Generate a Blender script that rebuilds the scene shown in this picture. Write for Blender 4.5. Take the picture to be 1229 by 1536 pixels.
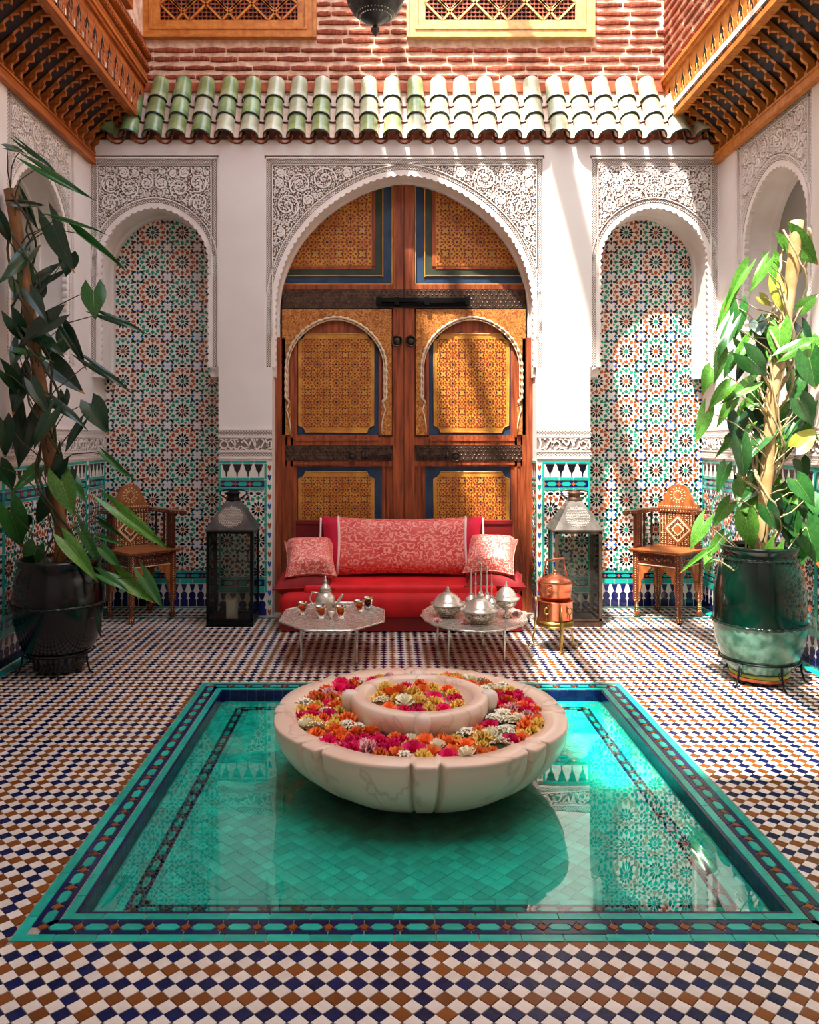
import bpy, bmesh, math, random
from math import sin, cos, pi, sqrt, radians, atan2, exp
from mathutils import Vector, Matrix
for o in list(bpy.data.objects): bpy.data.objects.remove(o)
SC = bpy.context.scene
COL = SC.collection
# ------------------------------------------------------------ camera
FP = 1215.0; PX = 580.0; PY = 656.0; CH = 1.4
cam = bpy.data.cameras.new('camera'); camo = bpy.data.objects.new('camera', cam); COL.objects.link(camo)
cam.sensor_fit = 'HORIZONTAL'; cam.sensor_width = 36; cam.lens = 36*FP/1229
cam.shift_x = (614.5-PX)/1229; cam.shift_y = -(768-PY)/1229
cam.clip_start = .05
camo.location = (0, 0, CH); camo.rotation_euler = (pi/2, 0, 0)
SC.camera = camo
# ------------------------------------------------------------ sky, sun, exposure
w = bpy.data.worlds.new('sky'); SC.world = w; w.use_nodes = True
nt = w.node_tree; bg = nt.nodes['Background']
sky = nt.nodes.new('ShaderNodeTexSky'); sky.sky_type = 'HOSEK_WILKIE'
sky.sun_direction = Vector((-.25, -.42, 1)).normalized(); sky.turbidity = 6; sky.ground_albedo = .6
hs = nt.nodes.new('ShaderNodeHueSaturation'); hs.inputs['Saturation'].default_value = .6
nt.links.new(sky.outputs[0], hs.inputs['Color']); nt.links.new(hs.outputs[0], bg.inputs[0])
bg.inputs[1].default_value = 25.0
SUNDIR = Vector((.25, .42, -1)).normalized()
sl = bpy.data.lights.new('sun', 'SUN'); sl.energy = 13; sl.angle = radians(1.0); sl.color = (1, .96, .9)
so = bpy.data.objects.new('sun', sl); COL.objects.link(so); so.location = (-2, -3, 9)
so.rotation_euler = SUNDIR.to_track_quat('-Z', 'Y').to_euler()
vs = SC.view_settings
vs.view_transform = 'Standard'; vs.look = 'None'; vs.gamma = 1; vs.use_curve_mapping = False
vs.exposure = 0.12
# ------------------------------------------------------------ materials
def lin(c):
    return tuple(((x/255)/12.92 if x/255 <= .04045 else ((x/255+.055)/1.055)**2.4) for x in c)
MATS = {}
def mat(name, rgb, rough=.5, metal=0, rgb2=None, nscale=8, bump=0, bscale=40, island=0, obrand=0, coat=0, spec=.5,
        trans=0, ior=1.45, stretch=None, pattern=None, pscale=10, rgb3=None, emis=0):
    if name in MATS: return MATS[name]
    m = bpy.data.materials.new(name); m.use_nodes = True; t = m.node_tree; N = t.nodes; L = t.links
    b = N['Principled BSDF']
    b.inputs['Roughness'].default_value = rough; b.inputs['Metallic'].default_value = metal
    b.inputs['Coat Weight'].default_value = coat; b.inputs['Coat Roughness'].default_value = .08
    b.inputs['Specular IOR Level'].default_value = spec
    b.inputs['Transmission Weight'].default_value = trans; b.inputs['IOR'].default_value = ior
    c1 = (*lin(rgb), 1); m.diffuse_color = c1
    tc = N.new('ShaderNodeTexCoord'); vec = tc.outputs['Object']
    if stretch:
        mp = N.new('ShaderNodeMapping'); mp.inputs['Scale'].default_value = stretch
        L.new(vec, mp.inputs[0]); vec = mp.outputs[0]
    out = None
    if rgb2:
        nz = N.new('ShaderNodeTexNoise'); nz.inputs['Scale'].default_value = nscale; nz.inputs['Detail'].default_value = 5
        L.new(vec, nz.inputs['Vector'])
        rp = N.new('ShaderNodeValToRGB'); rp.color_ramp.elements[0].position = .35; rp.color_ramp.elements[1].position = .65
        rp.color_ramp.elements[0].color = c1; rp.color_ramp.elements[1].color = (*lin(rgb2), 1)
        L.new(nz.outputs[0], rp.inputs[0]); out = rp.outputs[0]
    if pattern:
        mx = N.new('ShaderNodeMix'); mx.data_type = 'RGBA'
        if out: L.new(out, mx.inputs['A'])
        else: mx.inputs['A'].default_value = c1
        mx.inputs['B'].default_value = (*lin(rgb3), 1)
        if pattern == 'dots':
            v = N.new('ShaderNodeTexVoronoi'); v.inputs['Scale'].default_value = pscale; v.inputs['Randomness'].default_value = .15
            L.new(vec, v.inputs['Vector']); r = N.new('ShaderNodeMath'); r.operation = 'LESS_THAN'; r.inputs[1].default_value = .3
            L.new(v.outputs['Distance'], r.inputs[0]); f = r.outputs[0]
        elif pattern == 'swirl':
            wv = N.new('ShaderNodeTexWave'); wv.wave_type = 'RINGS'; wv.inputs['Scale'].default_value = pscale
            wv.inputs['Distortion'].default_value = 14; wv.inputs['Detail'].default_value = 2; wv.inputs['Detail Scale'].default_value = 2.2
            L.new(vec, wv.inputs['Vector']); r = N.new('ShaderNodeValToRGB')
            r.color_ramp.elements[0].position = .62; r.color_ramp.elements[1].position = .8
            L.new(wv.outputs['Fac'], r.inputs[0]); f = r.outputs[0]
        elif pattern == 'veins':
            n2 = N.new('ShaderNodeTexNoise'); n2.inputs['Scale'].default_value = pscale; n2.inputs['Detail'].default_value = 8
            n2.inputs['Distortion'].default_value = 1.5; L.new(vec, n2.inputs['Vector'])
            a = N.new('ShaderNodeMath'); a.operation = 'SUBTRACT'; a.inputs[1].default_value = .5; L.new(n2.outputs[0], a.inputs[0])
            a2 = N.new('ShaderNodeMath'); a2.operation = 'ABSOLUTE'; L.new(a.outputs[0], a2.inputs[0])
            r = N.new('ShaderNodeValToRGB'); r.color_ramp.elements[0].position = 0; r.color_ramp.elements[1].position = .025
            r.color_ramp.elements[0].color = (.55, .55, .55, 1); r.color_ramp.elements[1].color = (0, 0, 0, 1)
            L.new(a2.outputs[0], r.inputs[0]); f = r.outputs[0]
        L.new(f, mx.inputs['Factor']); out = mx.outputs['Result']
    if island or obrand:
        h = N.new('ShaderNodeHueSaturation')
        if out: L.new(out, h.inputs['Color'])
        else: h.inputs['Color'].default_value = c1
        src = N.new('ShaderNodeNewGeometry').outputs['Random Per Island'] if island else N.new('ShaderNodeObjectInfo').outputs['Random']
        amt = island or obrand
        mr = N.new('ShaderNodeMapRange'); mr.inputs['To Min'].default_value = 1-amt; mr.inputs['To Max'].default_value = 1+amt
        L.new(src, mr.inputs['Value']); L.new(mr.outputs[0], h.inputs['Value']); out = h.outputs[0]
    if out: L.new(out, b.inputs['Base Color'])
    else: b.inputs['Base Color'].default_value = c1
    if emis:
        b.inputs['Emission Color'].default_value = c1; b.inputs['Emission Strength'].default_value = emis
    if bump:
        n3 = N.new('ShaderNodeTexNoise'); n3.inputs['Scale'].default_value = bscale; n3.inputs['Detail'].default_value = 4
        L.new(vec, n3.inputs['Vector']); bp = N.new('ShaderNodeBump'); bp.inputs['Strength'].default_value = bump
        bp.inputs['Distance'].default_value = .01; L.new(n3.outputs[0], bp.inputs['Height']); L.new(bp.outputs[0], b.inputs['Normal'])
    MATS[name] = m; return m
M = {}
def defm(k, *a, **kw): M[k] = mat(k, *a, **kw)
defm('plaster', (236,227,220), .85, rgb2=(229,217,209), nscale=2, bump=.15, bscale=12)
defm('plaster_shaded', (160,158,148), .9, rgb2=(146,144,134), nscale=2)  # greyer plaster puts shade into the backs of the side arches
defm('stucco', (240,230,222), .8, rgb2=(232,218,208), nscale=6)
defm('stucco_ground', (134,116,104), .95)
defm('grout', (176,160,146), .9, rgb2=(150,134,120), nscale=30)
defm('wgrout', (205,198,190), .85)
defm('t_white', (238,228,216), .22, island=.08, coat=.3)
defm('t_black', (10,12,22), .2, island=.3, coat=.3)
defm('t_teal', (22,138,112), .2, island=.3, coat=.3)
defm('t_rust', (168,80,34), .25, island=.3, coat=.3)
defm('t_blue', (30,84,160), .2, island=.35, coat=.3)
defm('t_navy', (8,20,88), .18, island=.45, coat=.4)
defm('t_turq', (26,166,150), .18, island=.16, coat=.4)
defm('f_white', (232,220,206), .3, island=.07, obrand=0, bump=.08, bscale=60, rgb2=(222,206,190), nscale=25)
defm('f_blue', (6,13,58), .26, spec=.35, rgb2=(12,22,74), nscale=30, island=.3, bump=.08, bscale=60)
defm('f_ochre', (128,70,18), .3, spec=.35, rgb2=(118,64,20), nscale=30, island=.25, bump=.08, bscale=60)
defm('o_white', (232,220,206), .3, obrand=.06, bump=.1, bscale=60, rgb2=(222,206,190), nscale=25)
defm('o_blue', (6,13,58), .24, spec=.35, rgb2=(12,22,74), nscale=30, obrand=.25, bump=.1, bscale=60)
defm('o_ochre', (128,70,18), .28, spec=.35, rgb2=(118,64,20), nscale=30, obrand=.2, bump=.1, bscale=60)
defm('o_turq', (22,158,138), .2, rgb2=(28,176,156), nscale=20, obrand=.2)
defm('o_navy', (7,14,70), .18, obrand=.4)
defm('p_turq', (34,196,174), .25, rgb2=(52,214,192), nscale=12, island=.25)
defm('po_turq', (34,196,174), .25, rgb2=(52,214,192), nscale=12, obrand=.25)
defm('wood', (168,82,40), .45, rgb2=(112,48,22), nscale=3, stretch=(14,14,1.2), bump=.2, bscale=5)
defm('wood_orange', (206,122,48), .45, rgb2=(170,88,32), nscale=3, stretch=(6,6,6), bump=.15, bscale=20)
defm('wood_side', (196,110,46), .45, rgb2=(150,72,28), nscale=4, stretch=(8,1,8), bump=.2, bscale=20)
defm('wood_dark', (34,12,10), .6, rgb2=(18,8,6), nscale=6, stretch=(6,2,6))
defm('wood_sunlit', (226,186,122), .45, rgb2=(206,158,92), nscale=4, stretch=(5,5,5), bump=.1, bscale=20)  # paler copy of the shutter wood, sunlight put into its colour
defm('wood_amber', (214,136,54), .45, rgb2=(186,104,36), nscale=4, stretch=(5,5,5), bump=.1, bscale=20)
defm('door_gold', (206,148,58), .42, rgb2=(176,112,40), nscale=10, stretch=(1,1,1))
defm('door_arch', (176,104,42), .45, rgb2=(204,140,66), nscale=26, pattern='swirl', pscale=15, rgb3=(140,74,32))
defm('p_rust', (140,48,20), .4, island=.3)
defm('p_dark', (40,44,56), .35, island=.3)
defm('p_straw', (232,190,96), .4, island=.15)
defm('paint_blue', (18,44,74), .45, rgb2=(40,64,88), nscale=9)
defm('paint_green', (34,48,34), .5, rgb2=(52,60,40), nscale=9)
defm('rope_white', (214,190,158), .6)
defm('iron', (58,48,44), .4, .8, rgb2=(92,76,66), nscale=20)
defm('iron_strip', (66,50,42), .42, .7, rgb2=(100,76,60), nscale=30)
defm('black_iron', (20,20,22), .4, .7)
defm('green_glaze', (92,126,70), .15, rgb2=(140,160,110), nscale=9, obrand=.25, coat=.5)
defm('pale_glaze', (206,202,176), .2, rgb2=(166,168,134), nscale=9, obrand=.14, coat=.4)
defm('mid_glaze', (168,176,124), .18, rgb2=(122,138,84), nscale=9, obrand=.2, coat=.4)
defm('dark_glaze', (14,40,34), .15, coat=.5)
defm('terracotta', (196,98,54), .7, rgb2=(160,70,38), nscale=20)
defm('pan_pink', (226,180,150), .6, rgb2=(236,206,184), nscale=14)
defm('brick', (170,88,58), .85, rgb2=(128,56,36), nscale=14, obrand=.2, bump=.6, bscale=50)
defm('mortar', (242,212,186), .9, rgb2=(206,160,128), nscale=16, bump=.5, bscale=30)
defm('red_velvet', (206,12,22), .75, rgb2=(176,6,14), nscale=7)
defm('red_seat', (222,14,24), .7, rgb2=(196,8,18), nscale=5)
defm('red_deep', (150,8,16), .75, rgb2=(120,4,10), nscale=7)
defm('red_dark', (128,10,12), .6, rgb2=(104,8,10), nscale=4)
defm('magenta', (196,10,52), .6)
defm('brocade', (206,50,50), .5, rgb2=(224,92,82), nscale=7, pattern='swirl', pscale=9, rgb3=(236,150,134), bump=.3, bscale=90)
defm('brocade_small', (214,74,66), .5, rgb2=(230,116,104), nscale=9, pattern='swirl', pscale=13, rgb3=(242,174,158), bump=.3, bscale=90)
defm('ribbon', (240,206,200), .6)
defm('silver', (240,234,222), .25, .7, rgb2=(204,196,182), nscale=18, bump=.12, bscale=60)
defm('silver_chased', (240,232,218), .3, .5, rgb2=(196,184,168), nscale=30, pattern='swirl', pscale=22, rgb3=(120,100,86), bump=.3, bscale=60)
defm('copper', (232,146,108), .24, .9, rgb2=(206,110,74), nscale=9)
defm('brass', (206,176,98), .28, 1, rgb2=(150,120,60), nscale=20)
defm('tin_dark', (62,60,60), .34, .9, rgb2=(100,98,96), nscale=6)
defm('tin_bright', (176,168,158), .3, .95, rgb2=(120,112,104), nscale=7)
defm('rust_tin', (120,96,80), .45, .8, rgb2=(84,64,52), nscale=14)
defm('candle', (240,228,206), .5)
defm('chair_wood', (122,58,28), .4, rgb2=(86,36,18), nscale=5, pattern='dots', pscale=60, rgb3=(222,190,140))
defm('chair_dark', (58,24,18), .4, rgb2=(90,38,24), nscale=8)
defm('chair_plain', (178,104,54), .4, rgb2=(142,76,36), nscale=4, stretch=(3,12,3))
defm('inlay', (230,206,160), .4)
defm('marble', (248,220,196), .28, rgb2=(240,204,178), nscale=3, pattern='veins', pscale=2.2, rgb3=(196,160,136), coat=.2)
defm('marble_white', (244,226,210), .3, rgb2=(236,210,190), nscale=5)
defm('leaf_bright', (62,122,36), .28, rgb2=(104,160,56), nscale=14, obrand=.35, spec=.7)
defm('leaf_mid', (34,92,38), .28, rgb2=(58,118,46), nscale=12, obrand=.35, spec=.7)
defm('leaf_shaded', (14,46,26), .28, rgb2=(24,62,32), nscale=12, obrand=.4, spec=.6)  # darker copy of the leaf green, backlit shade put into the colour
defm('leaf_yellow', (158,172,60), .35, rgb2=(196,186,80), nscale=10)
defm('vein', (150,178,90), .4)
defm('leaf_tip', (186,110,44), .5)
defm('vine', (76,72,38), .6, rgb2=(50,46,26), nscale=20)
defm('vine_pale', (196,176,130), .6, rgb2=(150,130,90), nscale=20)
defm('bamboo', (140,92,44), .4, rgb2=(96,60,28), nscale=8)
defm('bamboo_pale', (216,190,140), .4, rgb2=(170,130,70), nscale=5)
defm('soil', (40,26,18), .95)
defm('pot_black', (5,8,8), .16, rgb2=(8,16,15), nscale=8, coat=.15)
defm('pot_green', (1,16,10), .12, rgb2=(3,40,28), nscale=5, coat=.3)
defm('pot_worn', (16,84,64), .25, rgb2=(96,142,122), nscale=16, coat=.3)
defm('fl_magenta', (236,24,104), .6, obrand=.2)
defm('fl_orange', (250,132,60), .6, obrand=.2)
defm('fl_yellow', (254,216,112), .6, obrand=.12)
defm('fl_cream', (255,247,216), .6, obrand=.06)
defm('fl_pink', (246,190,190), .6, obrand=.1)
defm('fl_green', (70,90,40), .7)
defm('hollow_shade', (22,12,8), .9)  # near-black for flat plates that imitate shaded openings
defm('canvas', (200,190,176), .9)
def glass_mat(name, tint, fac=.12, rough=.02, ior=1.45):
    m = bpy.data.materials.new(name); m.use_nodes = True; t = m.node_tree; N = t.nodes; L = t.links
    N.remove(N['Principled BSDF']); out = N['Material Output']
    tr = N.new('ShaderNodeBsdfTransparent'); tr.inputs[0].default_value = (*lin(tint), 1)
    gl = N.new('ShaderNodeBsdfGlossy'); gl.inputs['Roughness'].default_value = rough; gl.inputs[0].default_value = (1, 1, 1, 1)
    fr = N.new('ShaderNodeFresnel'); fr.inputs[0].default_value = ior
    mx = N.new('ShaderNodeMixShader'); L.new(fr.outputs[0], mx.inputs[0]); L.new(tr.outputs[0], mx.inputs[1]); L.new(gl.outputs[0], mx.inputs[2])
    L.new(mx.outputs[0], out.inputs[0]); M[name] = m; return m, N, L, gl, fr
glass_mat('pane_glass', (242, 246, 244), ior=1.3)
glass_mat('amber_glass', (226, 128, 62), ior=1.5)
glass_mat('red_glass', (150, 24, 24), ior=1.5)
wm, N_, L_, g_, f_ = glass_mat('water', (196, 244, 238), ior=1.85, rough=.0)
n_ = N_.new('ShaderNodeTexNoise'); n_.inputs['Scale'].default_value = 2.2; n_.inputs['Detail'].default_value = 1
tc_ = N_.new('ShaderNodeTexCoord'); L_.new(tc_.outputs['Object'], n_.inputs['Vector'])
b_ = N_.new('ShaderNodeBump'); b_.inputs['Strength'].default_value = .12; b_.inputs['Distance'].default_value = .02
L_.new(n_.outputs[0], b_.inputs['Height']); L_.new(b_.outputs[0], g_.inputs['Normal']); L_.new(b_.outputs[0], f_.inputs['Normal'])
# ------------------------------------------------------------ mesh helpers
class Fr:
    def __init__(s, o, U, V, N): s.o, s.U, s.V, s.N = Vector(o), Vector(U), Vector(V), Vector(N)
    def p(s, u, v, w=0): return s.o + s.U*u + s.V*v + s.N*w
class MB:
    def __init__(s): s.v = []; s.f = []; s.m = []; s.s = []
    def add(s, vs, fs, m=0, sm=False):
        n = len(s.v); s.v.extend([tuple(a) for a in vs])
        for f in fs: s.f.append([i+n for i in f]); s.m.append(m); s.s.append(sm)
    def box(s, x0, x1, y0, y1, z0, z1, m=0):
        s.add([(x0,y0,z0),(x1,y0,z0),(x1,y1,z0),(x0,y1,z0),(x0,y0,z1),(x1,y0,z1),(x1,y1,z1),(x0,y1,z1)],
              [(0,3,2,1),(4,5,6,7),(0,1,5,4),(1,2,6,5),(2,3,7,6),(3,0,4,7)], m)
    def fbox(s, fr, u0, u1, v0, v1, w0, w1, m=0):
        s.prism(fr, [(u0,v0),(u1,v0),(u1,v1),(u0,v1)], w0, w1, m, True)
    def prism(s, fr, pts, w0, w1, m=0, back=False, front=True, sm=False):
        n = len(pts)
        vs = [fr.p(a, b, w1) for a, b in pts]+[fr.p(a, b, w0) for a, b in pts]
        fs = [(i, i+n, (i+1) % n+n, (i+1) % n) for i in range(n)]
        if front: fs.append(tuple(range(n)))
        if back: fs.append(tuple(range(2*n-1, n-1, -1)))
        s.add(vs, fs, m, sm)
    def lathe(s, prof, n=24, c=(0,0,0), m=0, sm=True, rf=None, cap=True):
        vs = []
        for r, z in prof:
            for i in range(n):
                a = 2*pi*i/n; k = rf(a, r, z) if rf else 1
                vs.append((c[0]+r*k*cos(a), c[1]+r*k*sin(a), c[2]+z))
        fs = []
        for j in range(len(prof)-1):
            for i in range(n):
                k = (i+1) % n
                fs.append((j*n+i, j*n+k, (j+1)*n+k, (j+1)*n+i))
        if cap:
            if prof[0][0] > 1e-4: fs.append(tuple(range(n-1, -1, -1)))
            if prof[-1][0] > 1e-4: fs.append(tuple((len(prof)-1)*n+i for i in range(n)))
        s.add(vs, fs, m, sm)
    def tube(s, pts, r, n=8, m=0, closed=False, sm=True, sq=1.0):
        pts = [Vector(p) for p in pts]; k = len(pts); vs = []
        up = Vector((0, 0, 1))
        pu = None
        for i, p in enumerate(pts):
            a = pts[(i-1) % k] if (closed or i > 0) else p
            b = pts[(i+1) % k] if (closed or i < k-1) else p
            t = (b-a).normalized() if (b-a).length > 1e-9 else up
            if pu is None:
                q = t.orthogonal().normalized()
            else:
                q = (pu-t*pu.dot(t)); q = q.normalized() if q.length > 1e-6 else t.orthogonal().normalized()
            pu = q; w_ = t.cross(q)
            rr = r[i] if isinstance(r, (list, tuple)) else r
            for j in range(n):
                an = 2*pi*j/n+(pi/4 if n == 4 else 0); vs.append(p+q*cos(an)*rr+w_*sin(an)*rr*sq)
        fs = []
        for i in range(k if closed else k-1):
            i2 = (i+1) % k
            for j in range(n):
                j2 = (j+1) % n; fs.append((i*n+j, i*n+j2, i2*n+j2, i2*n+j))
        if not closed:
            fs.append(tuple(range(n-1, -1, -1))); fs.append(tuple((k-1)*n+j for j in range(n)))
        s.add(vs, fs, m, sm)
    def xf(s, mx, start=0):
        for i in range(start, len(s.v)): s.v[i] = tuple(mx @ Vector(s.v[i]))
    def mesh(s, name, mats):
        me = bpy.data.meshes.new(name); me.from_pydata(s.v, [], s.f)
        for k in (mats if isinstance(mats, (list, tuple)) else [mats]): me.materials.append(M[k])
        me.polygons.foreach_set('material_index', s.m); me.polygons.foreach_set('use_smooth', s.s); me.update()
        return me
def obj(name, me, parent=None, loc=None, rot=None, scale=None):
    o = bpy.data.objects.new(name, me); COL.objects.link(o)
    if parent: o.parent = parent
    if loc is not None: o.location = loc
    if rot is not None: o.rotation_euler = rot
    if scale is not None: o.scale = scale
    return o
def build(mb, name, mats, parent=None, **k): return obj(name, mb.mesh(name, mats), parent, **k)
def tag(o, label=None, cat=None, group=None, kind=None):
    if label: o['label'] = label
    if cat: o['category'] = cat
    if group: o['group'] = group
    if kind: o['kind'] = kind
    return o
def thing(name, label, cat, loc=(0,0,0), rz=0, group=None):
    o = bpy.data.objects.new(name, None); COL.objects.link(o); o.location = loc; o.rotation_euler = (0, 0, rz)
    o.empty_display_size = .1
    return tag(o, label, cat, group)
def copy_tree(o, parent=None):
    c = o.copy(); COL.objects.link(c)
    if parent: c.parent = parent
    for ch in list(o.children): copy_tree(ch, c)
    return c
def rbox(name, mats, sx, sy, sz, bev, seg=3, parent=None, loc=(0,0,0), rot=(0,0,0)):
    bm = bmesh.new(); bmesh.ops.create_cube(bm, size=1)
    for v in bm.verts: v.co = Vector((v.co.x*sx, v.co.y*sy, v.co.z*sz))
    bmesh.ops.bevel(bm, geom=bm.edges[:], offset=bev, segments=seg, profile=.5, affect='EDGES')
    me = bpy.data.meshes.new(name); bm.to_mesh(me); bm.free()
    me.materials.append(M[mats])
    for p in me.polygons: p.use_smooth = True
    return obj(name, me, parent, loc, rot)
def at(px, py, d): return Vector(((px-PX)*d/FP, d, CH-(py-PY)*d/FP))
XC = .14; HW = 2.46; YW = 6.32; YN = 6.67; XL = XC-HW; XR = XC+HW
FB = Fr((XC, YW, 0), (1,0,0), (0,0,1), (0,-1,0))
FLW = Fr((XL, 0, 0), (0,1,0), (0,0,1), (1,0,0))
FRW = Fr((XR, 0, 0), (0,-1,0), (0,0,1), (-1,0,0))
FF = Fr((0,0,0), (1,0,0), (0,1,0), (0,0,1))
# ------------------------------------------------------------ ornament generators
def clip(poly, u0, u1, v0, v1):
    def cl(ps, f):
        out = []
        for i in range(len(ps)):
            a, b = ps[i-1], ps[i]; da, db = f(a), f(b)
            if (da >= 0) != (db >= 0):
                t = da/(da-db); out.append((a[0]+(b[0]-a[0])*t, a[1]+(b[1]-a[1])*t))
            if db >= 0: out.append(b)
        return out
    for f in (lambda p: p[0]-u0, lambda p: u1-p[0], lambda p: p[1]-v0, lambda p: v1-p[1]):
        poly = cl(poly, f)
        if len(poly) < 3: return None
    return poly
def kite(r0, r1, rm, hw, a):
    c, s_ = cos(a), sin(a); return [(x*c-y*s_, x*s_+y*c) for x, y in ((r0,0),(rm,-hw),(r1,0),(rm,hw))]
def blob(x, y, a, b, ang, n=6):
    c, s_ = cos(ang), sin(ang)
    return [(x+a*cos(t)*c-b*sin(t)*s_, y+a*cos(t)*s_+b*sin(t)*c) for t in [2*pi*i/n for i in range(n)]]
def cell_pieces():
    P = []   # (poly, colourkey) ; W white K black A ring colour C centre colour B blue
    P.append((blob(0,0,.07,.07,0,10), 'C'))
    for i in range(12):
        a = 2*pi*i/12
        P.append((kite(.085,.262,.185,.040,a), 'K'))
        P.append((kite(.272,.43,.355,.074,a), 'A'))
        P.append((kite(.375,.465,.43,.052,a+pi/12), 'A'))
    P.append((blob(.5,0,.046,.088,0,8), 'K')); P.append((blob(0,.5,.088,.046,0,8), 'K'))
    for s_ in (-1,1):
        P.append((blob(.5,.225*s_,.052,.052,0,8), 'K')); P.append((blob(.225*s_,.5,.052,.052,0,8), 'K'))
    for k in range(4):
        a = pi/2*k+pi/4
        P.append((blob(.5+.215*cos(a), .5+.215*sin(a), .040, .076, a, 8), 'K'))
    for k in range(4):
        a = pi/2*k
        for g in (-.42, .42): P.append(([(.5+x, .5+y) for x, y in kite(.13,.27,.19,.03,a+g)], 'A'))
        P.append(([(.5+x, .5+y) for x, y in kite(.085,.205,.14,.052,a)], 'B'))
    P.append(([(.5+(.095 if i % 2 == 0 else .05)*cos(pi*i/4+pi/4), .5+(.095 if i % 2 == 0 else .05)*sin(pi*i/4+pi/4)) for i in range(8)], 'W'))
    return P
CELL = cell_pieces()
ZM = ['t_white','t_black','t_teal','t_rust','t_blue','t_turq','t_navy','wgrout']
def rosettes(mb, fr, u0, u1, v0, v1, P, uc, vc, w=.001, t=.0025, ground=True, shrink=1.0, cmap=None):
    """field of star rosettes; uc,vc = centre of one rosette"""
    if ground: mb.prism(fr, [(u0,v0),(u1,v0),(u1,v1),(u0,v1)], w-.004, w, cmap['G'] if cmap else 0)
    i0 = int(math.floor((u0-uc)/P))-1; i1 = int(math.ceil((u1-uc)/P))+1
    j0 = int(math.floor((v0-vc)/P))-1; j1 = int(math.ceil((v1-vc)/P))+1
    for i in range(i0, i1+1):
        for j in range(j0, j1+1):
            cu, cv = uc+i*P, vc+j*P
            if cu < u0-P or cu > u1+P or cv < v0-P or cv > v1+P: continue
            par = (i+j) % 2
            for poly, k in CELL:
                if cmap: mi = cmap[k+str(par)] if k+str(par) in cmap else cmap[k]
                else: mi = {'W':0,'K':1,'A':2 if par else 3,'C':3 if par else 2,'B':4}[k]
                if mi is None: continue
                if shrink != 1:
                    mx = sum(p[0] for p in poly)/len(poly); my = sum(p[1] for p in poly)/len(poly)
                    poly = [(mx+(x-mx)*shrink, my+(y-my)*shrink) for x, y in poly]
                pp = clip([(cu+x*P, cv+y*P) for x, y in poly], u0, u1, v0, v1)
                if pp: mb.prism(fr, pp, w, w+t, mi)
def strip(mb, fr, u0, u1, v0, v1, L, mi, w=.001, t=.004, g=.004):
    """row of rectangular tiles along the longer side"""
    if u1-u0 >= v1-v0:
        n = max(1, round((u1-u0)/L)); s_ = (u1-u0)/n
        for i in range(n): mb.fbox(fr, u0+i*s_+g/2, u0+(i+1)*s_-g/2, v0+g/4, v1-g/4, w, w+t, mi)
    else:
        n = max(1, round((v1-v0)/L)); s_ = (v1-v0)/n
        for i in range(n): mb.fbox(fr, u0+g/4, u1-g/4, v0+i*s_+g/2, v0+(i+1)*s_-g/2, w, w+t, mi)
def cartouche(mb, fr, u0, u1, v0, v1, L, w=.001, t=.003):
    mb.fbox(fr, u0, u1, v0, v1, w-.001, w+.0005, 6)
    n = max(1, round((u1-u0)/L)); s_ = (u1-u0)/n; h = (v1-v0); vm = (v0+v1)/2
    for i in range(n):
        c = u0+(i+.5)*s_
        mb.prism(fr, [(c-s_*.34,vm),(c-s_*.22,vm-h*.28),(c+s_*.22,vm-h*.28),(c+s_*.34,vm),(c+s_*.22,vm+h*.28),(c-s_*.22,vm+h*.28)], w, w+t, 5)
        c2 = u0+i*s_+.0001
        pp = clip([(c2-h*.3,vm),(c2,vm-h*.32),(c2+h*.3,vm),(c2,vm+h*.32)], u0, u1, v0, v1)
        if pp: mb.prism(fr, pp, w, w+t, 3)
def merlon_top(mb, fr, u0, u1, v0, v1, L, w=.001, t=.003):
    mb.fbox(fr, u0, u1, v0, v1, w-.001, w+.0005, 0)
    n = max(1, round((u1-u0)/L)); s_ = (u1-u0)/n; h = v1-v0
    for i in range(n):
        c = u0+(i+.5)*s_
        mb.prism(fr, [(c-s_*.05,v0+h*.05),(c+s_*.05,v0+h*.05),(c+s_*.07,v0+h*.35),(c+s_*.3,v0+h*.62),(c+s_*.27,v0+h*.7),(c+s_*.42,v1-.002),
                      (c-s_*.42,v1-.002),(c-s_*.27,v0+h*.7),(c-s_*.3,v0+h*.62),(c-s_*.07,v0+h*.35)], w, w+t, 1)
def merlon_base(mb, fr, u0, u1, v0, v1, L, w=.001, t=.003):
    mb.fbox(fr, u0, u1, v0, v1, w-.001, w+.0005, 0)
    n = max(1, round((u1-u0)/L)); s_ = (u1-u0)/n; h = v1-v0
    for i in range(n):
        c = u0+(i+.5)*s_; a = s_*.46
        pts = [(c-a,v0+h*.02),(c+a,v0+h*.02),(c+a,v0+h*.3),(c+a*.62,v0+h*.36),(c+a*.9,v0+h*.46),(c+a*.8,v0+h*.58),(c+a*.3,v0+h*.66),
               (c-a*.3,v0+h*.66),(c-a*.8,v0+h*.58),(c-a*.9,v0+h*.46),(c-a*.62,v0+h*.36),(c-a,v0+h*.3)]
        mb.prism(fr, pts, w, w+t, 6)
        mb.prism(fr, [(c-a*.35,v0+h*.72),(c,v0+h*.68),(c+a*.35,v0+h*.72),(c+a*.75,v0+h*.98),(c-a*.75,v0+h*.98)], w, w+t, 6)
def hearts(mb, fr, u0, u1, v0, v1, w=.001, t=.003):
    mb.fbox(fr, u0, u1, v0, v1, w-.001, w+.0005, 0)
    n = max(1, round((v1-v0)/.075)); s_ = (v1-v0)/n; c = (u0+u1)/2; a = (u1-u0)*.38
    for i in range(n):
        b = v0+(i+.2)*s_
        mb.prism(fr, [(c-a*.3,b),(c+a*.3,b),(c+a,b+s_*.45),(c+a*.5,b+s_*.6),(c,b+s_*.45),(c-a*.5,b+s_*.6),(c-a,b+s_*.45)], w, w+t, (3,2,4)[i % 3])
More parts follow.
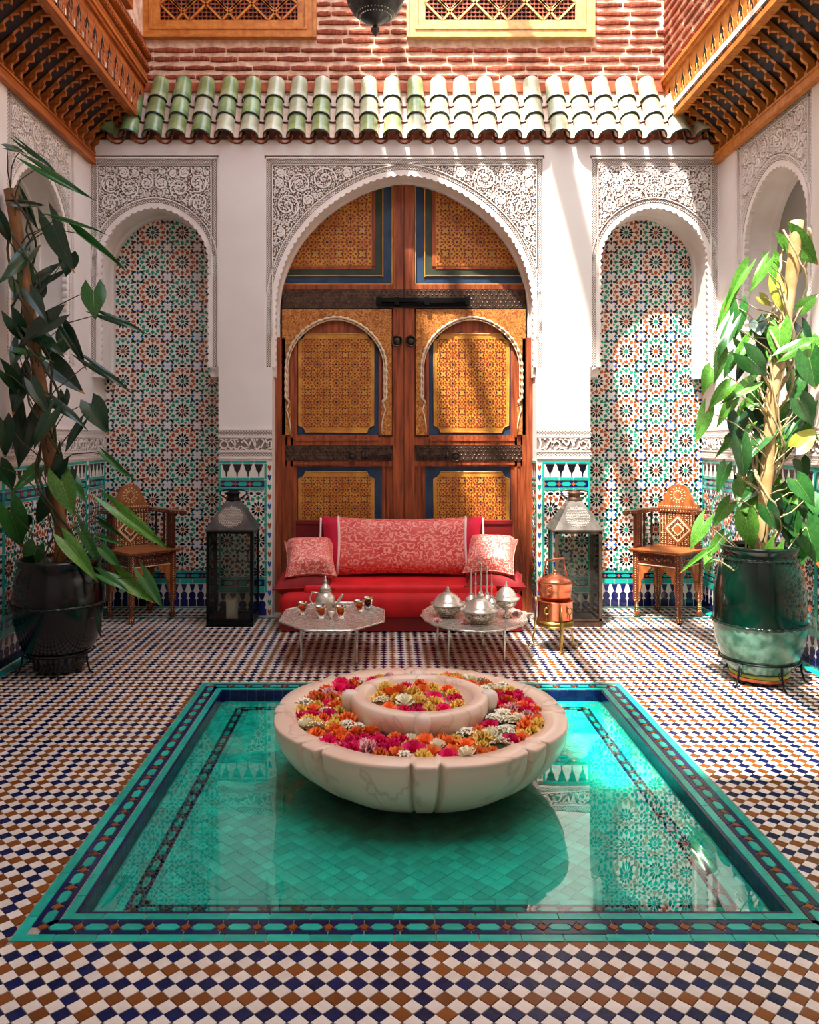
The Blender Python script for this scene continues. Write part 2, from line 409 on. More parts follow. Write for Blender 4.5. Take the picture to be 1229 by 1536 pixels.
def dado(fr, u0, u1, parent, col0=False, col1=False, uc=None, P=.2445):
    """tiled dado 1.22 m high between u0 and u1; col0/col1: heart column at that end"""
    mb = MB(); cw = .042
    if col0: hearts(mb, fr, u0, u0+cw, 0.0, 1.2); u0 += cw
    if col1: hearts(mb, fr, u1-cw, u1, 0.0, 1.2); u1 -= cw
    bw = .019
    strip(mb, fr, u0, u1, 1.197, 1.218, .1, 5)
    strip(mb, fr, u0, u0+bw, .19, 1.195, .12, 5); strip(mb, fr, u1-bw, u1, .19, 1.195, .12, 5)
    a, b = u0+bw, u1-bw
    merlon_top(mb, fr, a, b, 1.088, 1.193, .078)
    strip(mb, fr, a, b, 1.066, 1.086, .1, 5)
    cartouche(mb, fr, a, b, 1.008, 1.064, .11)
    strip(mb, fr, a, b, .986, 1.006, .1, 5)
    if uc is None: uc = (a+b)/2-P/2
    rosettes(mb, fr, a, b, .315, .984, P, uc, .84)
    strip(mb, fr, a, b, .293, .313, .1, 5)
    cartouche(mb, fr, a, b, .238, .291, .11)
    strip(mb, fr, a, b, .19, .236, .1, 5)
    merlon_base(mb, fr, u0, u1, .006, .188, .075)
    o = build(mb, 'tiled_dado', ZM, parent); o['kind'] = 'stuff'; return o
def lat(mb, fr, path, rows, pitch, w, hgt=.005, closed=False, m=0):
    """band of little raised diamonds that follows a path; rows offset to the left of it"""
    L = [0]
    for i in range(1, len(path)): L.append(L[-1]+math.dist(path[i], path[i-1]))
    n = max(1, int(L[-1]/pitch)); k = 0
    for q in range(n):
        for r in range(rows):
            s_ = (q+.5+(.5 if r % 2 else 0))*L[-1]/n
            if s_ > L[-1]: continue
            k = 0 if k > len(L)-2 or L[k] > s_ else k
            while k < len(L)-2 and L[k+1] < s_: k += 1
            t = (s_-L[k])/max(1e-9, L[k+1]-L[k]); a, b = path[k], path[k+1]
            dx, dy = b[0]-a[0], b[1]-a[1]; l = math.hypot(dx, dy) or 1; dx /= l; dy /= l
            x = a[0]+(b[0]-a[0])*t-dy*(r+.5)*pitch*.5; y = a[1]+(b[1]-a[1])*t+dx*(r+.5)*pitch*.5
            h = pitch*.40; g = pitch*.40
            pts = [(x-dx*h, y-dy*h), (x+dy*g*.62, y-dx*g*.62), (x+dx*h, y+dy*h), (x-dy*g*.62, y+dx*g*.62)]
            mb.prism(fr, pts, w, w+hgt, m)
def ribbon(mb, fr, pts, widths, w, h, m=0):
    n = len(pts); vs = []
    for i, (x, y) in enumerate(pts):
        a = pts[max(0, i-1)]; b = pts[min(n-1, i+1)]
        dx, dy = b[0]-a[0], b[1]-a[1]; l = math.hypot(dx, dy) or 1; nx, ny = -dy/l, dx/l
        q = widths[i]/2
        vs += [fr.p(x+nx*q*1.15, y+ny*q*1.15, w), fr.p(x+nx*q, y+ny*q, w+h), fr.p(x-nx*q, y-ny*q, w+h), fr.p(x-nx*q*1.15, y-ny*q*1.15, w)]
    fs = []
    for i in range(n-1):
        for j in range(3):
            fs.append((i*4+j, i*4+j+1, i*4+4+j+1, i*4+4+j))
    fs.append((0,3,2,1)); fs.append(tuple((n-1)*4+j for j in range(4)))
    fs = [f[::-1] for f in fs]
    mb.add(vs, fs, m)
def leafp(mb, fr, x, y, a, L, wd, w, h, m=0):
    pts = [(0,0),(.3*L,-wd*.5),(.62*L,-wd*.42),(L,0),(.62*L,wd*.42),(.3*L,wd*.5)]
    c, s_ = cos(a), sin(a)
    mb.prism(fr, [(x+p*c-q*s_, y+p*s_+q*c) for p, q in pts], w, w+h, m)
def scrollwork(mb, fr, inside, bb, w, h, seed, sym=None, rmax=.085, rmin=.017, tries=5200):
    """interlaced spirals packed into a region; sym = axis u for mirror symmetry"""
    R = random.Random(seed); C = []
    u0, u1, v0, v1 = bb
    def fit(x, y, r):
        for k in range(10):
            a = 2*pi*k/10
            if not inside(x+r*cos(a), y+r*sin(a)): return False
        if sym is not None and abs(x-sym) < r: return False
        for (cx, cy, cr) in C:
            if (x-cx)**2+(y-cy)**2 < (r+cr)**2*.93: return False
        return True
    lo = sym if sym is not None else u0
    G = set(); q_ = .0035
    def mark(x, y, r):
        k = int(math.ceil(r/q_))
        for i in range(-k, k+1):
            for j in range(-k, k+1):
                if math.hypot(i, j)*q_ <= r: G.add((int(x/q_)+i, int(y/q_)+j))
    for t in range(tries):
        x = R.uniform(lo, u1); y = R.uniform(v0, v1)
        r = rmax*(1-t/tries)**1.6+rmin
        if inside(x, y) and fit(x, y, r): C.append((x, y, r))
    for (cx, cy, r) in C:
        a0 = R.uniform(0, 2*pi); d = R.choice((-1, 1)); turns = 1.9 if r > .03 else 1.15
        wd = .0105 if r > .03 else .0085; n = int(10+turns*(14 if r > .03 else 8))
        gap = .0175 if r > .03 else .015
        turns = min(turns, max(.9, (r-.004)/gap))
        for mir in ((1, -1) if sym is not None else (1,)):
            pts = []; ws = []
            for i in range(n+1):
                f = i/n; a = a0+d*2*pi*turns*f; rr = r-wd*.5-(r-wd*.5-.006)*f**1.15
                x = cx+rr*cos(a); y = cy+rr*sin(a)
                if mir < 0: x = 2*sym-x
                pts.append((x, y)); ws.append(wd*(1.1-.3*f))
            ribbon(mb, fr, pts, ws, w, h)
            for a_, b_ in zip(pts, pts[1:]):
                mark(a_[0], a_[1], wd*.75); mark((a_[0]+b_[0])/2, (a_[1]+b_[1])/2, wd*.75)
            if r > .035:
                nl = int(turns*7)
                for q in range(1, nl):
                    i = int(q*n/nl); f = i/n
                    if f > .8: break
                    a = a0+d*2*pi*turns*f; rr = r-wd*.5-(r-wd*.5-.006)*f**1.15
                    x = cx+(rr-.004)*cos(a); y = cy+(rr-.004)*sin(a); la = a+pi-d*.75
                    if mir < 0: x = 2*sym-x; la = pi-la
                    leafp(mb, fr, x, y, la, min(.028, r*.4), .012, w, h*.9); mark(x+.01*cos(la), y+.01*sin(la), .006); mark(x+.018*cos(la), y+.018*sin(la), .004)
            e = pts[-1]; mb.prism(fr, blob(e[0], e[1], wd*.9, wd*.9, 0, 7), w, w+h)
            # leaves filling the gaps around
            for q in range(5 if r > .03 else 3):
                a = a0+2*pi*q/(5 if r > .03 else 3)+.6; x = cx+(r+.001)*cos(a); y = cy+(r+.001)*sin(a)
                tx, ty = x+.02*cos(a), y+.02*sin(a)
                if not inside(tx, ty) or any((tx-ax)**2+(ty-ay)**2 < ar*ar for ax, ay, ar in C if (ax, ay) != (cx, cy)): continue
                if mir < 0: x = 2*sym-x; a = pi-a
                leafp(mb, fr, x, y, a, .022, .012, w, h*.9); mark(x+.008*cos(a), y+.008*sin(a), .006); mark(x+.016*cos(a), y+.016*sin(a), .004)
    area = (u1-u0)*(v1-v0); n = int(area/(.0065**2)*(.5 if sym is not None else 1)*1.6)
    for t in range(n):
        x = R.uniform(lo, u1); y = R.uniform(v0, v1)
        if not inside(x, y) or (int(x/q_), int(y/q_)) in G: continue
        a = R.choice((.5, .9, 2.2, 2.6))+R.uniform(-.3,.3); L = .019 if t < n*.45 else .011
        e = [(x+k*L*cos(a), y+k*L*sin(a)) for k in (.3, .6, 1)]
        if any((int(p/q_), int(s/q_)) in G or not inside(p, s) for p, s in e): continue
        for m_ in ((1, -1) if sym is not None else (1,)):
            xx, aa = (x, a) if m_ > 0 else (2*sym-x, pi-a)
            leafp(mb, fr, xx, y, aa, L, .0095, w, h*.85)
        mark(x, y, .0055); mark(*e[0], .0065); mark(*e[1], .0065); mark(*e[2], .004)
def arch_curve(uc, r, zc, z0, keel=.05, scallop=0, lobe=.05, n=None, spring_in=0):
    """points from the right foot over the top to the left foot, (u,v)"""
    L = 2*(zc-z0)+pi*r; nl = max(3, round(L/lobe)) if scallop else 1
    n = n or (nl*5 if scallop else 64); pts = []
    for i in range(n+1):
        s_ = L*i/n
        if s_ < zc-z0: x, y, nx, ny = r, z0+s_, 1, 0
        elif s_ > L-(zc-z0): x, y, nx, ny = -r, z0+(L-s_), -1, 0
        else:
            a = (s_-(zc-z0))/r; k = r*(1+keel*exp(-((a-pi/2)/.4)**2)); x, y = k*cos(a), zc+k*sin(a); nx, ny = cos(a), sin(a)
        off = -scallop*abs(sin(pi*nl*i/n)) if scallop else 0
        pts.append((uc+x+nx*off, y+ny*off))
    return pts
# ============================================================ STRUCTURE
def struct(name, mb, mats, parent=None):
    o = build(mb, name, mats, parent)
    if parent is None: o['kind'] = 'structure'
    return o
# ---- floor -------------------------------------------------
PHI = 1.19; PYC = 3.44; PIN = 1.055          # pool outer half, centre y, inner (rim) half
mb = MB()
Y0 = -3.6; Y1 = 6.68
for a in ((XL-.02, XC-PHI, Y0, Y1), (XC+PHI, XR+.02, Y0, Y1), (XC-PHI, XC+PHI, Y0, PYC-PHI), (XC-PHI, XC+PHI, PYC+PHI, Y1)):
    mb.box(a[0], a[1], a[2], a[3], -.1, -.0035)
floor = struct('floor', mb, ['grout'])
D = .0551; X0T = (600-PX)*2.241/FP; Y0T = 2.241
def tile_colour(i, j):
    N = 16
    u = ((i+40*N-1) % N)-N//2; v = ((j+40*N+3) % N)-N//2
    return 1 if max(abs(u), abs(v)) % 2 == 0 else 2
cand = []
def visible(x, y):
    if y < 1.85: return False
    px = PX+x*FP/y; return -25 < px < 1254
gap = .955*D/2
PB = .068   # turquoise border strip along the walls
def blocked(x, y):
    if abs(x-XC) < PHI+.004+D/2*.98 and abs(y-PYC) < PHI+.004+D/2*.98:
        return 2 if (abs(x-XC) < PHI-.002 and abs(y-PYC) < PHI-.002) else 1
    return 0
small = MB(); nj = int(8.5/D)
for i in range(-60, 62):
    for j in range(-10, nj):
        for h in (0, 1):
            x = X0T+(i+.5*h)*D; y = Y0T+(j+.5*h)*D
            if x < XL+PB+.01 or x > XR-PB-.01 or y > YN-.03 or (YW-.05 < y < YW+.05): continue
            if y > YW and abs(x-XC) < 1.45: continue
            if not visible(x, y): continue
            b = blocked(x, y)
            if b == 2: continue
            if b == 1:
                dx = abs(x-XC)-PHI; dy = abs(y-PYC)-PHI
                pts = [(x-gap,y),(x,y-gap),(x+gap,y),(x,y+gap)]
                if dx > dy: pts = clip(pts, *((XC+PHI+.003, 9, -9, 99) if x > XC else (-9, XC-PHI-.003, -9, 99)))
                else: pts = clip(pts, *((-9, 9, PYC+PHI+.003, 99) if y > PYC else (-9, 9, -9, PYC-PHI-.003)))
                if pts: small.prism(FF, pts, -.004, random.Random(i*77+j).uniform(-.0006, .0006), 0 if h else tile_colour(i, j))
                continue
            cand.append((y, x, 0 if h else tile_colour(i, j)))
cand.sort(); RT = random.Random(4)
ptsT = [(-gap,0),(0,-gap),(gap,0),(0,gap)]
tmesh = []
for k in ('o_white','o_blue','o_ochre'):
    t = MB(); q = gap*.965
    vs = [FF.p(a, b, -.0035) for a, b in ptsT]+[FF.p(a, b, -.0008) for a, b in ptsT]+[FF.p(a*.96, b*.96, .0004) for a, b in ptsT]
    t.add(vs, [(0,1,5,4),(1,2,6,5),(2,3,7,6),(3,0,4,7),(4,5,9,8),(5,6,10,9),(6,7,11,10),(7,4,8,11),(8,9,10,11)], 0)
    tmesh.append(t.mesh('tile', k))
for n, (y, x, c) in enumerate(cand):
    if n < 300:
        obj('tile', tmesh[c], floor, (x, y, RT.uniform(-.0006, .0006)), (RT.uniform(-.008,.008), RT.uniform(-.008,.008), 0))
    else:
        z = RT.uniform(-.0006, .0006); s = gap*RT.uniform(.975, 1)
        small.prism(FF, [(x-s,y),(x,y-s),(x+s,y),(x,y+s)], -.004, z, c)
for (a, b, c, d_) in ((XL+.004, XL+PB, 1.9, YN-.03), (XR-PB, XR-.004, 1.9, YN-.03)):
    strip(small, FF, a, b, c, d_, .14, 3, -.003, .0035)
for (a, b) in ((XL+PB, XC-1.0), (XC+1.0, XR-PB)):
    strip(small, FF, a, b, YW-.045, YW-.005, .14, 3, -.003, .0035)
    strip(small, FF, a, b, YN-.03, YN-.002, .14, 3, -.003, .0035)
o = build(small, 'small_floor_tile', ['f_white','f_blue','f_ochre','t_turq'], floor); o['kind'] = 'stuff'
# ---- back wall ---------------------------------------------
mb = MB()
UP = 1.452
for s in (-1, 1):
    a, b = sorted((s*1.033, s*UP)); mb.fbox(FB, a, b, 0, 1.95, -.36, 0)
    a, b = sorted((s*1.093, s*UP)); mb.fbox(FB, a, b, 1.95, 3.60, -.36, 0)
    a, b = sorted((s*UP, s*(HW+.1))); mb.fbox(FB, a, b, -.05, 3.60, -.5, -.352)
mb.fbox(FB, -HW-.1, HW+.1, 3.60, 3.72, -.5, 0); mb.fbox(FB, -HW-.1, HW+.1, 3.72, 4.22, -.5, -.26)
mb.fbox(FB, -1.45, 1.45, 0, 3.6, -.5, -.36)
wall_back = struct('wall_back', mb, ['plaster'])
def stucco_panel(fr, parent, uc, half, top, bot, r, zc, depth, keel, seed, legout=None):
    """recessed carved panel with a scalloped arch cut out of it, real thickness"""
    arch = arch_curve(uc, r, zc, bot, keel, scallop=.013, lobe=.052)
    mb = MB()
    lo = bot-.07
    # corbelled feet: curve outwards from the arch edge to the panel edge
    def foot(sgn):
        out = []
        for i in range(7):
            a = pi/2*i/6; x0 = r; x1 = half
            out.append((uc+sgn*(x0+(x1-x0)*(sin(a))), bot-.075*(1-cos(a))))
        return out
    right = foot(1)[::-1]; left = foot(-1)
    pts = right[:-1]+arch+left[1:]
    outer = [(uc-half, top), (uc+half, top)]
    poly = pts+outer
    mb.prism(fr, poly, -.055, -.022, 0, True)
    sm = arch_curve(uc, r+.006, zc, bot-.075, keel, n=72)
    sm2 = [(uc+half, bot-.075)]+sm+[(uc-half, bot-.075)]
    mb.prism(fr, sm2+outer, -depth, -.054, 0)
    inn_ = arch_curve(uc, r-.012, zc, bot-.075, keel, n=72)
    mb.prism(fr, [(uc+half, bot-.075)]+inn_+[(uc-half, bot-.075)]+outer, -depth, -depth+.05, 0)
    body = build(mb, 'stucco_panel', ['stucco'], parent)
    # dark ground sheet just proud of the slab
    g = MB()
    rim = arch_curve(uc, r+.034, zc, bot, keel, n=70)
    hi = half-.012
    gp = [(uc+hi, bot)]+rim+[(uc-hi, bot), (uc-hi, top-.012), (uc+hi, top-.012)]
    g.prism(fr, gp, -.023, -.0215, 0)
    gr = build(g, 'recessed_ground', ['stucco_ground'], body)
    # frame + lattice bands
    L = MB()
    bw = min(.05, half-r-.034-.004) if half-r < .12 else .05
    rows = 4; pitch = bw/2.2
    e = uc+half-.012
    lat(L, fr, [(e, bot), (e, top-.012)], rows, pitch, -.0215)
    lat(L, fr, [(uc-half+.012+bw*1.0, bot), (uc-half+.012+bw*1.0, top-.012)], rows, pitch, -.0215)
    lat(L, fr, [(uc+half-.012-bw, top-.012), (uc-half+.012+bw, top-.012)], rows, pitch, -.0215)
    r2 = r+.034+.03
    ac = arch_curve(uc, r+.036, zc, zc-.25*r, keel, n=80)
    lat(L, fr, [(x, y) for x, y in ac][::-1], 3, .02, -.0215)
    for x0, x1 in ((uc-half, uc-half+.012), (uc+half-.012, uc+half)):
        L.fbox(fr, x0, x1, bot, top, -.022, -.004, 0)
    L.fbox(fr, uc-half, uc+half, top-.012, top, -.022, -.004, 0)
    zt = zc-.2*r
    inn = half-.012-bw-.008
    ribbon(L, fr, [(uc+inn, zt), (uc+inn, top-.02-bw)], [.007]*2, -.0215, .013)
    ribbon(L, fr, [(uc-inn, zt), (uc-inn, top-.02-bw)], [.007]*2, -.0215, .013)
    ribbon(L, fr, [(uc-inn, top-.02-bw), (uc+inn, top-.02-bw)], [.007]*2, -.0215, .013)
    a2 = arch_curve(uc, r+.036+.033, zc, zc-.1*r, keel, n=60)
    ribbon(L, fr, a2, [.007]*len(a2), -.0215, .013)
    o = build(L, 'lattice_border', ['stucco'], body); o['kind'] = 'stuff'
    S = MB()
    def inside(x, y):
        x -= uc
        if abs(x) > inn-.004 or y > top-.028-bw or y < zc-.1: return False
        a = atan2(y-zc, x) if y > zc else 0
        rr = (r+.078)*(1+keel*exp(-((a-pi/2)/.4)**2))
        return math.hypot(x, max(0, y-zc)) > rr
    scrollwork(S, fr, inside, (uc-half, uc+half, zc-.1, top), -.0215, .0165, seed, sym=uc, rmax=.062 if r < .8 else .085)
    o = build(S, 'carved_scrollwork', ['stucco'], body); o['kind'] = 'stuff'
    return body
stucco_panel(FB, wall_back, 0, 1.093, 3.59, 1.95, 1.015, 2.394, .27, .05, 11)
for s in (-1, 1): stucco_panel(FB, wall_back, s*1.957, .505, 3.59, 1.95, .425, 2.765, .345, .03, 20+s)
# niche zellige
for s in (-1, 1):
    fr = Fr((XC, YN, 0), (1,0,0), (0,0,1), (0,-1,0)); mb = MB()
    a, b = sorted((s*(UP-.02), s*(HW-.004)))
    P = .2445
    ctr = (939.6-PX)*YN/FP-XC
    if s < 0: ctr = (302-44.5*1.5-PX+.0)*YN/FP-XC+.0; ctr = (229-PX)*YN/FP-XC
    rosettes(mb, fr, a, b, .305, 3.4, P, ctr, CH-(616-PY)*YN/FP)
    strip(mb, fr, a, b, .285, .303, .1, 5); cartouche(mb, fr, a, b, .24, .283, .11); strip(mb, fr, a, b, .198, .238, .1, 5)
    merlon_base(mb, fr, a, b, .006, .196, .07)
    o = build(mb, 'mosaic_niche', ZM, wall_back); o['kind'] = 'stuff'
# dado + frieze on the two piers
def frieze(fr, u0, u1, parent, seed, z0=1.218, z1=1.468):
    g = MB(); g.fbox(fr, u0, u1, z0, z1, -.001, .004, 0); base = build(g, 'stucco_frieze', ['stucco'], parent)
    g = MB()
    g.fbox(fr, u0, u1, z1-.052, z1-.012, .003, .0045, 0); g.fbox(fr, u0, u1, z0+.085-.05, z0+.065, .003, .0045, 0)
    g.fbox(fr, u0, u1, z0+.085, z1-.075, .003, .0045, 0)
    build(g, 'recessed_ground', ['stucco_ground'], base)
    L = MB()
    lat(L, fr, [(u0, z1-.05), (u1, z1-.05)], 3, .022, .0045, .006); lat(L, fr, [(u0, z0+.032), (u1, z0+.032)], 3, .022, .0045, .006)
    for z in (z1-.008, z1-.062, z0+.074, z0+.022, ): L.fbox(fr, u0, u1, z-.006, z+.006, .003, .013, 0)
    R = random.Random(seed); u = u0+.02; h = z1-.075-z0-.085; zb = z0+.085
    while u < u1-.03:
        k = R.randrange(4); wv = .010
        if k == 0: pts = [(u, zb+h*.95), (u+.01, zb+h*.5), (u+.004, zb+h*.12), (u+.03, zb+h*.08), (u+.045, zb+h*.3)]
        elif k == 1: pts = [(u+.03*cos(a)+.025, zb+h*.45+h*.33*sin(a)) for a in [pi*2*i/9 for i in range(10)]]
        elif k == 2: pts = [(u, zb+h*.15), (u+.02, zb+h*.6), (u+.035, zb+h*.9), (u+.05, zb+h*.5), (u+.06, zb+h*.15)]
        else: pts = [(u, zb+h*.3), (u+.03, zb+h*.1), (u+.06, zb+h*.3), (u+.045, zb+h*.55), (u+.02, zb+h*.85)]
        pts = [(min(x, u1-.006), y) for x, y in pts]
        ribbon(L, fr, pts, [wv]*len(pts), .0045, .011)
        leafp(L, fr, min(u+.02, u1-.03), zb+h*.7, R.uniform(0, 6), .022, .012, .0045, .009); u += .052
    for i in range(int((u1-u0)/.04)):
        leafp(L, fr, u0+.01+i*.04, zb+h*.93, R.uniform(-.3,.3), .026, .012, .0045, .009)
        leafp(L, fr, u0+.01+i*.04, zb+h*.04, R.uniform(-.3,.3), .026, .012, .0045, .009)
    o = build(L, 'carved_script', ['stucco'], base); o['kind'] = 'stuff'
for s in (-1, 1):
    a, b = sorted((s*1.033, s*UP))
    dado(FB, a, b, wall_back, col0=(s > 0), col1=(s < 0))
    frieze(FB, a, b, wall_back, 5+s)
    fj = Fr((XC+s*1.033, 0, 0), (0, -s*-1, 0), (0,0,1), (-s, 0, 0)) if s < 0 else Fr((XC+s*1.033, 0, 0), (0,-1,0), (0,0,1), (-1,0,0))
    if s < 0: dado(fj, YW, YW+.26, wall_back)
    else: dado(fj, -YW-.26, -YW, wall_back)
# ---- side walls --------------------------------------------
YC = 5.49; SH = .54; SR = .45
for side, fr, nm in ((-1, FLW, 'wall_left'), (1, FRW, 'wall_right')):
    U = (lambda y: y) if side < 0 else (lambda y: -y)
    mb = MB()
    def span(y0, y1, z0, z1, w0, w1, m=0):
        a, b = sorted((U(y0), U(y1))); mb.fbox(fr, a, b, z0, z1, w0, w1, m)
    span(-3.6, YC-SH, 0, 3.60, -.36, 0)
    span(YC+SH, 6.7, 0, 3.60, -.36, 0)
    span(YC-SH, YC+SH, 0, 1.9, -.36, 0)
    span(-3.6, 6.7, 3.60, 4.0, -.36, 0)
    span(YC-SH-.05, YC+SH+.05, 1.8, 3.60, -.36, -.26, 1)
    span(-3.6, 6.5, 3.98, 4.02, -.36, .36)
    wl = struct(nm, mb, ['plaster', 'plaster_shaded'])
    stucco_panel(fr, wl, U(YC), SH, 3.58, 1.95, SR, 2.76, .27, .03, 40+side)
    a, b = sorted((U(1.9), U(6.665)))
    c0 = side > 0
    # near dado stretches plus a corner column beside the niche
    segs = ((1.9, 4.9), (4.9, 6.30), (6.30, 6.665))
    for k, (p, q) in enumerate(segs):
        a, b = sorted((U(p), U(q)))
        dado(fr, a, b, wl, col0=(k == 1 and side > 0), col1=(k == 1 and side < 0))
        frieze(fr, a, b, wl, 60+k+side*3)
# ---- front wall (behind the camera) and upper walls ---------
mb = MB(); mb.box(XL-.4, XR+.4, -3.75, -3.6, -.1, 7.2); struct('wall_front', mb, ['plaster'])
XUL = XC-HW+.36; XUR = XC+HW-.35; YU = 6.55; ZT = 7.2
BZ0 = 4.24
mb = MB()
mb.box(XUL-.3, XUR+.3, YU, YU+.3, 4.0, ZT)
upb = build(mb, 'upper_wall', ['mortar'], wall_back)
mb = MB(); mb.box(XUL-.3, XUL, -3.6, YU, 4.28, ZT); wl_ = [o for o in bpy.data.objects if o.name == 'wall_left'][0]
upl = build(mb, 'upper_wall', ['mortar'], wl_)
mb = MB(); mb.box(XUR, XUR+.3, -3.6, YU, 4.28, ZT); wr_ = [o for o in bpy.data.objects if o.name == 'wall_right'][0]
upr = build(mb, 'upper_wall', ['mortar'], wr_)
def brick_mesh(seed):
    R = random.Random(seed); nx = 5; vs = []; fs = []
    L = 1.0
    for i in range(nx+1):
        x = -L/2+L*i/nx+(R.uniform(-.02,.02) if 0 < i < nx else 0)
        e = .25 if i in (0, nx) else 0
        t = .026+R.uniform(-.005,.003)-e*.02; bt = -.026+R.uniform(-.003,.005)+e*.02; d = .014+R.uniform(-.004,.007)-e*.02
        vs += [(x, 0, bt), (x, -d*.8, bt+.006), (x, -d, (t+bt)/2), (x, -d*.8, t-.006), (x, 0, t)]
    for i in range(nx):
        for j in range(4): fs.append((i*5+j, i*5+5+j, i*5+5+j+1, i*5+j+1))
    fs += [(4,3,2,1,0), tuple(nx*5+j for j in range(5))]
    m = MB(); m.add(vs, fs); return m.mesh('brick', 'brick')
BM = [brick_mesh(s) for s in range(6)]
RB = random.Random(9)
def lay_bricks(parent, p0, dirv, length, z0, rows, rz, holes=()):
    for r in range(rows):
        z = z0+r*.0735; u = -RB.uniform(0, .2)
        while u < length:
            L = RB.uniform(.2, .34); a = max(u, 0); b = min(u+L, length)
            u += L+.006
            if b-a < .05: continue
            c = (a+b)/2
            segs = [(a, b)]
            for (h0, h1, hz0, hz1) in holes:
                if hz0-.03 < z < hz1+.03:
                    ns = []
                    for (x0, x1) in segs:
                        if x1 <= h0 or x0 >= h1: ns.append((x0, x1))
                        else:
                            if x0 < h0: ns.append((x0, h0))
                            if x1 > h1: ns.append((h1, x1))
                    segs = ns
            for (x0, x1) in segs:
                if x1-x0 < .04: continue
                c = (x0+x1)/2; q = Vector(p0)+Vector(dirv)*c
                obj('brick', RB.choice(BM), parent, (q.x, q.y, z+RB.uniform(-.003,.003)), (0, 0, rz), ((x1-x0)*.985, 1, RB.uniform(.68,.92)))
WIN = [((213-PX)*YU/FP, (475-PX)*YU/FP), ((610-PX)*YU/FP, (891-PX)*YU/FP)]; WZ0 = CH+596*YU/FP; WZ1 = WZ0+1.5
lay_bricks(upb, (XUL, YU, 0), (1,0,0), XUR-XUL, 4.31, 10, 0, [(a-XUL, b-XUL, WZ0, WZ1) for a, b in WIN])
lay_bricks(upr, (XUR, YU, 0), (0,-1,0), 2.3, 4.36, 10, -pi/2)
lay_bricks(upl, (XUL, YU-1.4, 0), (0,1,0), 1.4, 4.36, 4, pi/2)
# painted ledge under the bricks, behind the tile roof top
mb = MB(); mb.box(XUL, XUR, YU-.012, YU, 4.19, 4.265); o = build(mb, 'orange_band', ['terracotta'], wall_back)
# ---- unseen slabs and bars, added overhead to shape sun patches and shade ------
mb = MB()
mb.box(XUL-.3, -.91, -3.6, YU+.3, 7.0, 7.2); mb.box(-.91, XUR+.3, -3.6, .35, 7.0, 7.2)
mb.box(.40, .56, -3.6, YU+.3, 7.0, 7.15)
mb.box(-.60, -.50, -3.6, YU+.3, 7.0, 7.12)
for y in (2.8,): mb.box(-.95, XUR+.3, y, y+.09, 7.15, 7.3)
struct('added_shade_slabs', mb, ['plaster'])
# ---- lattice windows ---------------------------------------
def lattice_window(n, x0, x1, m1, lab):
    mb = MB(); fr = Fr((0, YU, 0), (1,0,0), (0,0,1), (0,-1,0))
    z0, z1 = WZ0, WZ1
    def ring(a0, a1, b0, b1, t, w0, w1, M_=0):
        mb.fbox(fr, a0, a1, b0, b0+t, w0, w1, M_); mb.fbox(fr, a0, a1, b1-t, b1, w0, w1, M_)
        mb.fbox(fr, a0, a0+t, b0+t, b1-t, w0, w1, M_); mb.fbox(fr, a1-t, a1, b0+t, b1-t, w0, w1, M_)
    ring(x0, x1, z0, z1, .022, 0, .05); ring(x0+.02, x1-.02, z0+.02, z1-.02, .05, 0, .035)
    ring(x0+.07, x1-.07, z0+.07, z1-.07, .02, 0, .045); ring(x0+.09, x1-.09, z0+.09, z1-.09, .05, 0, .028); ring(x0+.14, x1-.14, z0+.14, z1-.14, .012, 0, .02)
    for k in range(int((x1-x0)/.014)):
        mb.fbox(fr, x0+.002+k*.014, x0+.010+k*.014, z0+.002, z0+.012, .05, .055)
    o = struct('window_%d' % n, mb, [m1]); o['label'] = lab
    a0, a1, b0, b1 = x0+.15, x1-.15, z0+.15, z1-.15
    g = MB(); g.fbox(fr, a0, a1, b0, b1, -.001, .002, 0); build(g, 'dark_backing', ['hollow_shade'], o)  # flat dark sheet painted as the shade behind the lattice
    g = MB(); s_ = .034
    nx = int((a1-a0)/s_); nz = int((b1-b0)/s_)
    for i in range(nx+1): g.fbox(fr, a0+i*s_-.004, a0+i*s_+.004, b0, b1, .003, .009)
    for j in range(nz+1): g.fbox(fr, a0, a1, b0+j*s_-.004, b0+j*s_+.004, .003, .010)
    for i in range(nx+1):
        for j in range(nz+1):
            if j*s_ < .75: g.prism(fr, blob(a0+i*s_, b0+j*s_, .011, .011, 0, 6), .003, .012)
    q = build(g, 'fine_lattice', ['wood'], o); q['kind'] = 'stuff'
    g = MB(); P = (a1-a0)/3
    def bar(p, q_):
        ribbon(g, fr, [p, q_], [.016, .016], .009, .014)
    j = 0
    while b0+j*P < b1:
        zc = b0+j*P+P*.5
        for i in range(3):
            cx = a0+(i+.5)*P; r = P*.5; k = .29*P
            for sx in (-1, 1):
                for sz in (-1, 1):
                    def C(p): return (min(max(p[0], a0), a1), min(max(p[1], b0), b1))
                    bar(C((cx+sx*k*.5, zc+sz*r)), C((cx+sx*r, zc+sz*k*.5)))
                    bar(C((cx+sx*k*.5, zc+sz*r)), C((cx-sx*k*.9, zc+sz*k*.1)))
                    bar(C((cx+sx*r, zc+sz*k*.5)), C((cx+sx*k*.1, zc-sz*k*.9)))
        j += 1
    build(g, 'star_lattice', [m1], o)
lattice_window(1, WIN[0][0], WIN[0][1], 'wood_amber', 'left carved window shutter in amber wood with star lattice above the roof tiles')
lattice_window(2, WIN[1][0], WIN[1][1], 'wood_sunlit', 'right carved window shutter in wood coloured pale for sunlight with star lattice above the roof tiles')
# side jamb of a window on the left upper wall
mb = MB(); mb.box(XUL, XUL+.05, 5.2, 6.1, 4.62, 6.2); mb.box(XUL+.05, XUL+.07, 5.25, 6.05, 4.67, 6.1)
struct('window_3', mb, ['wood_side'])
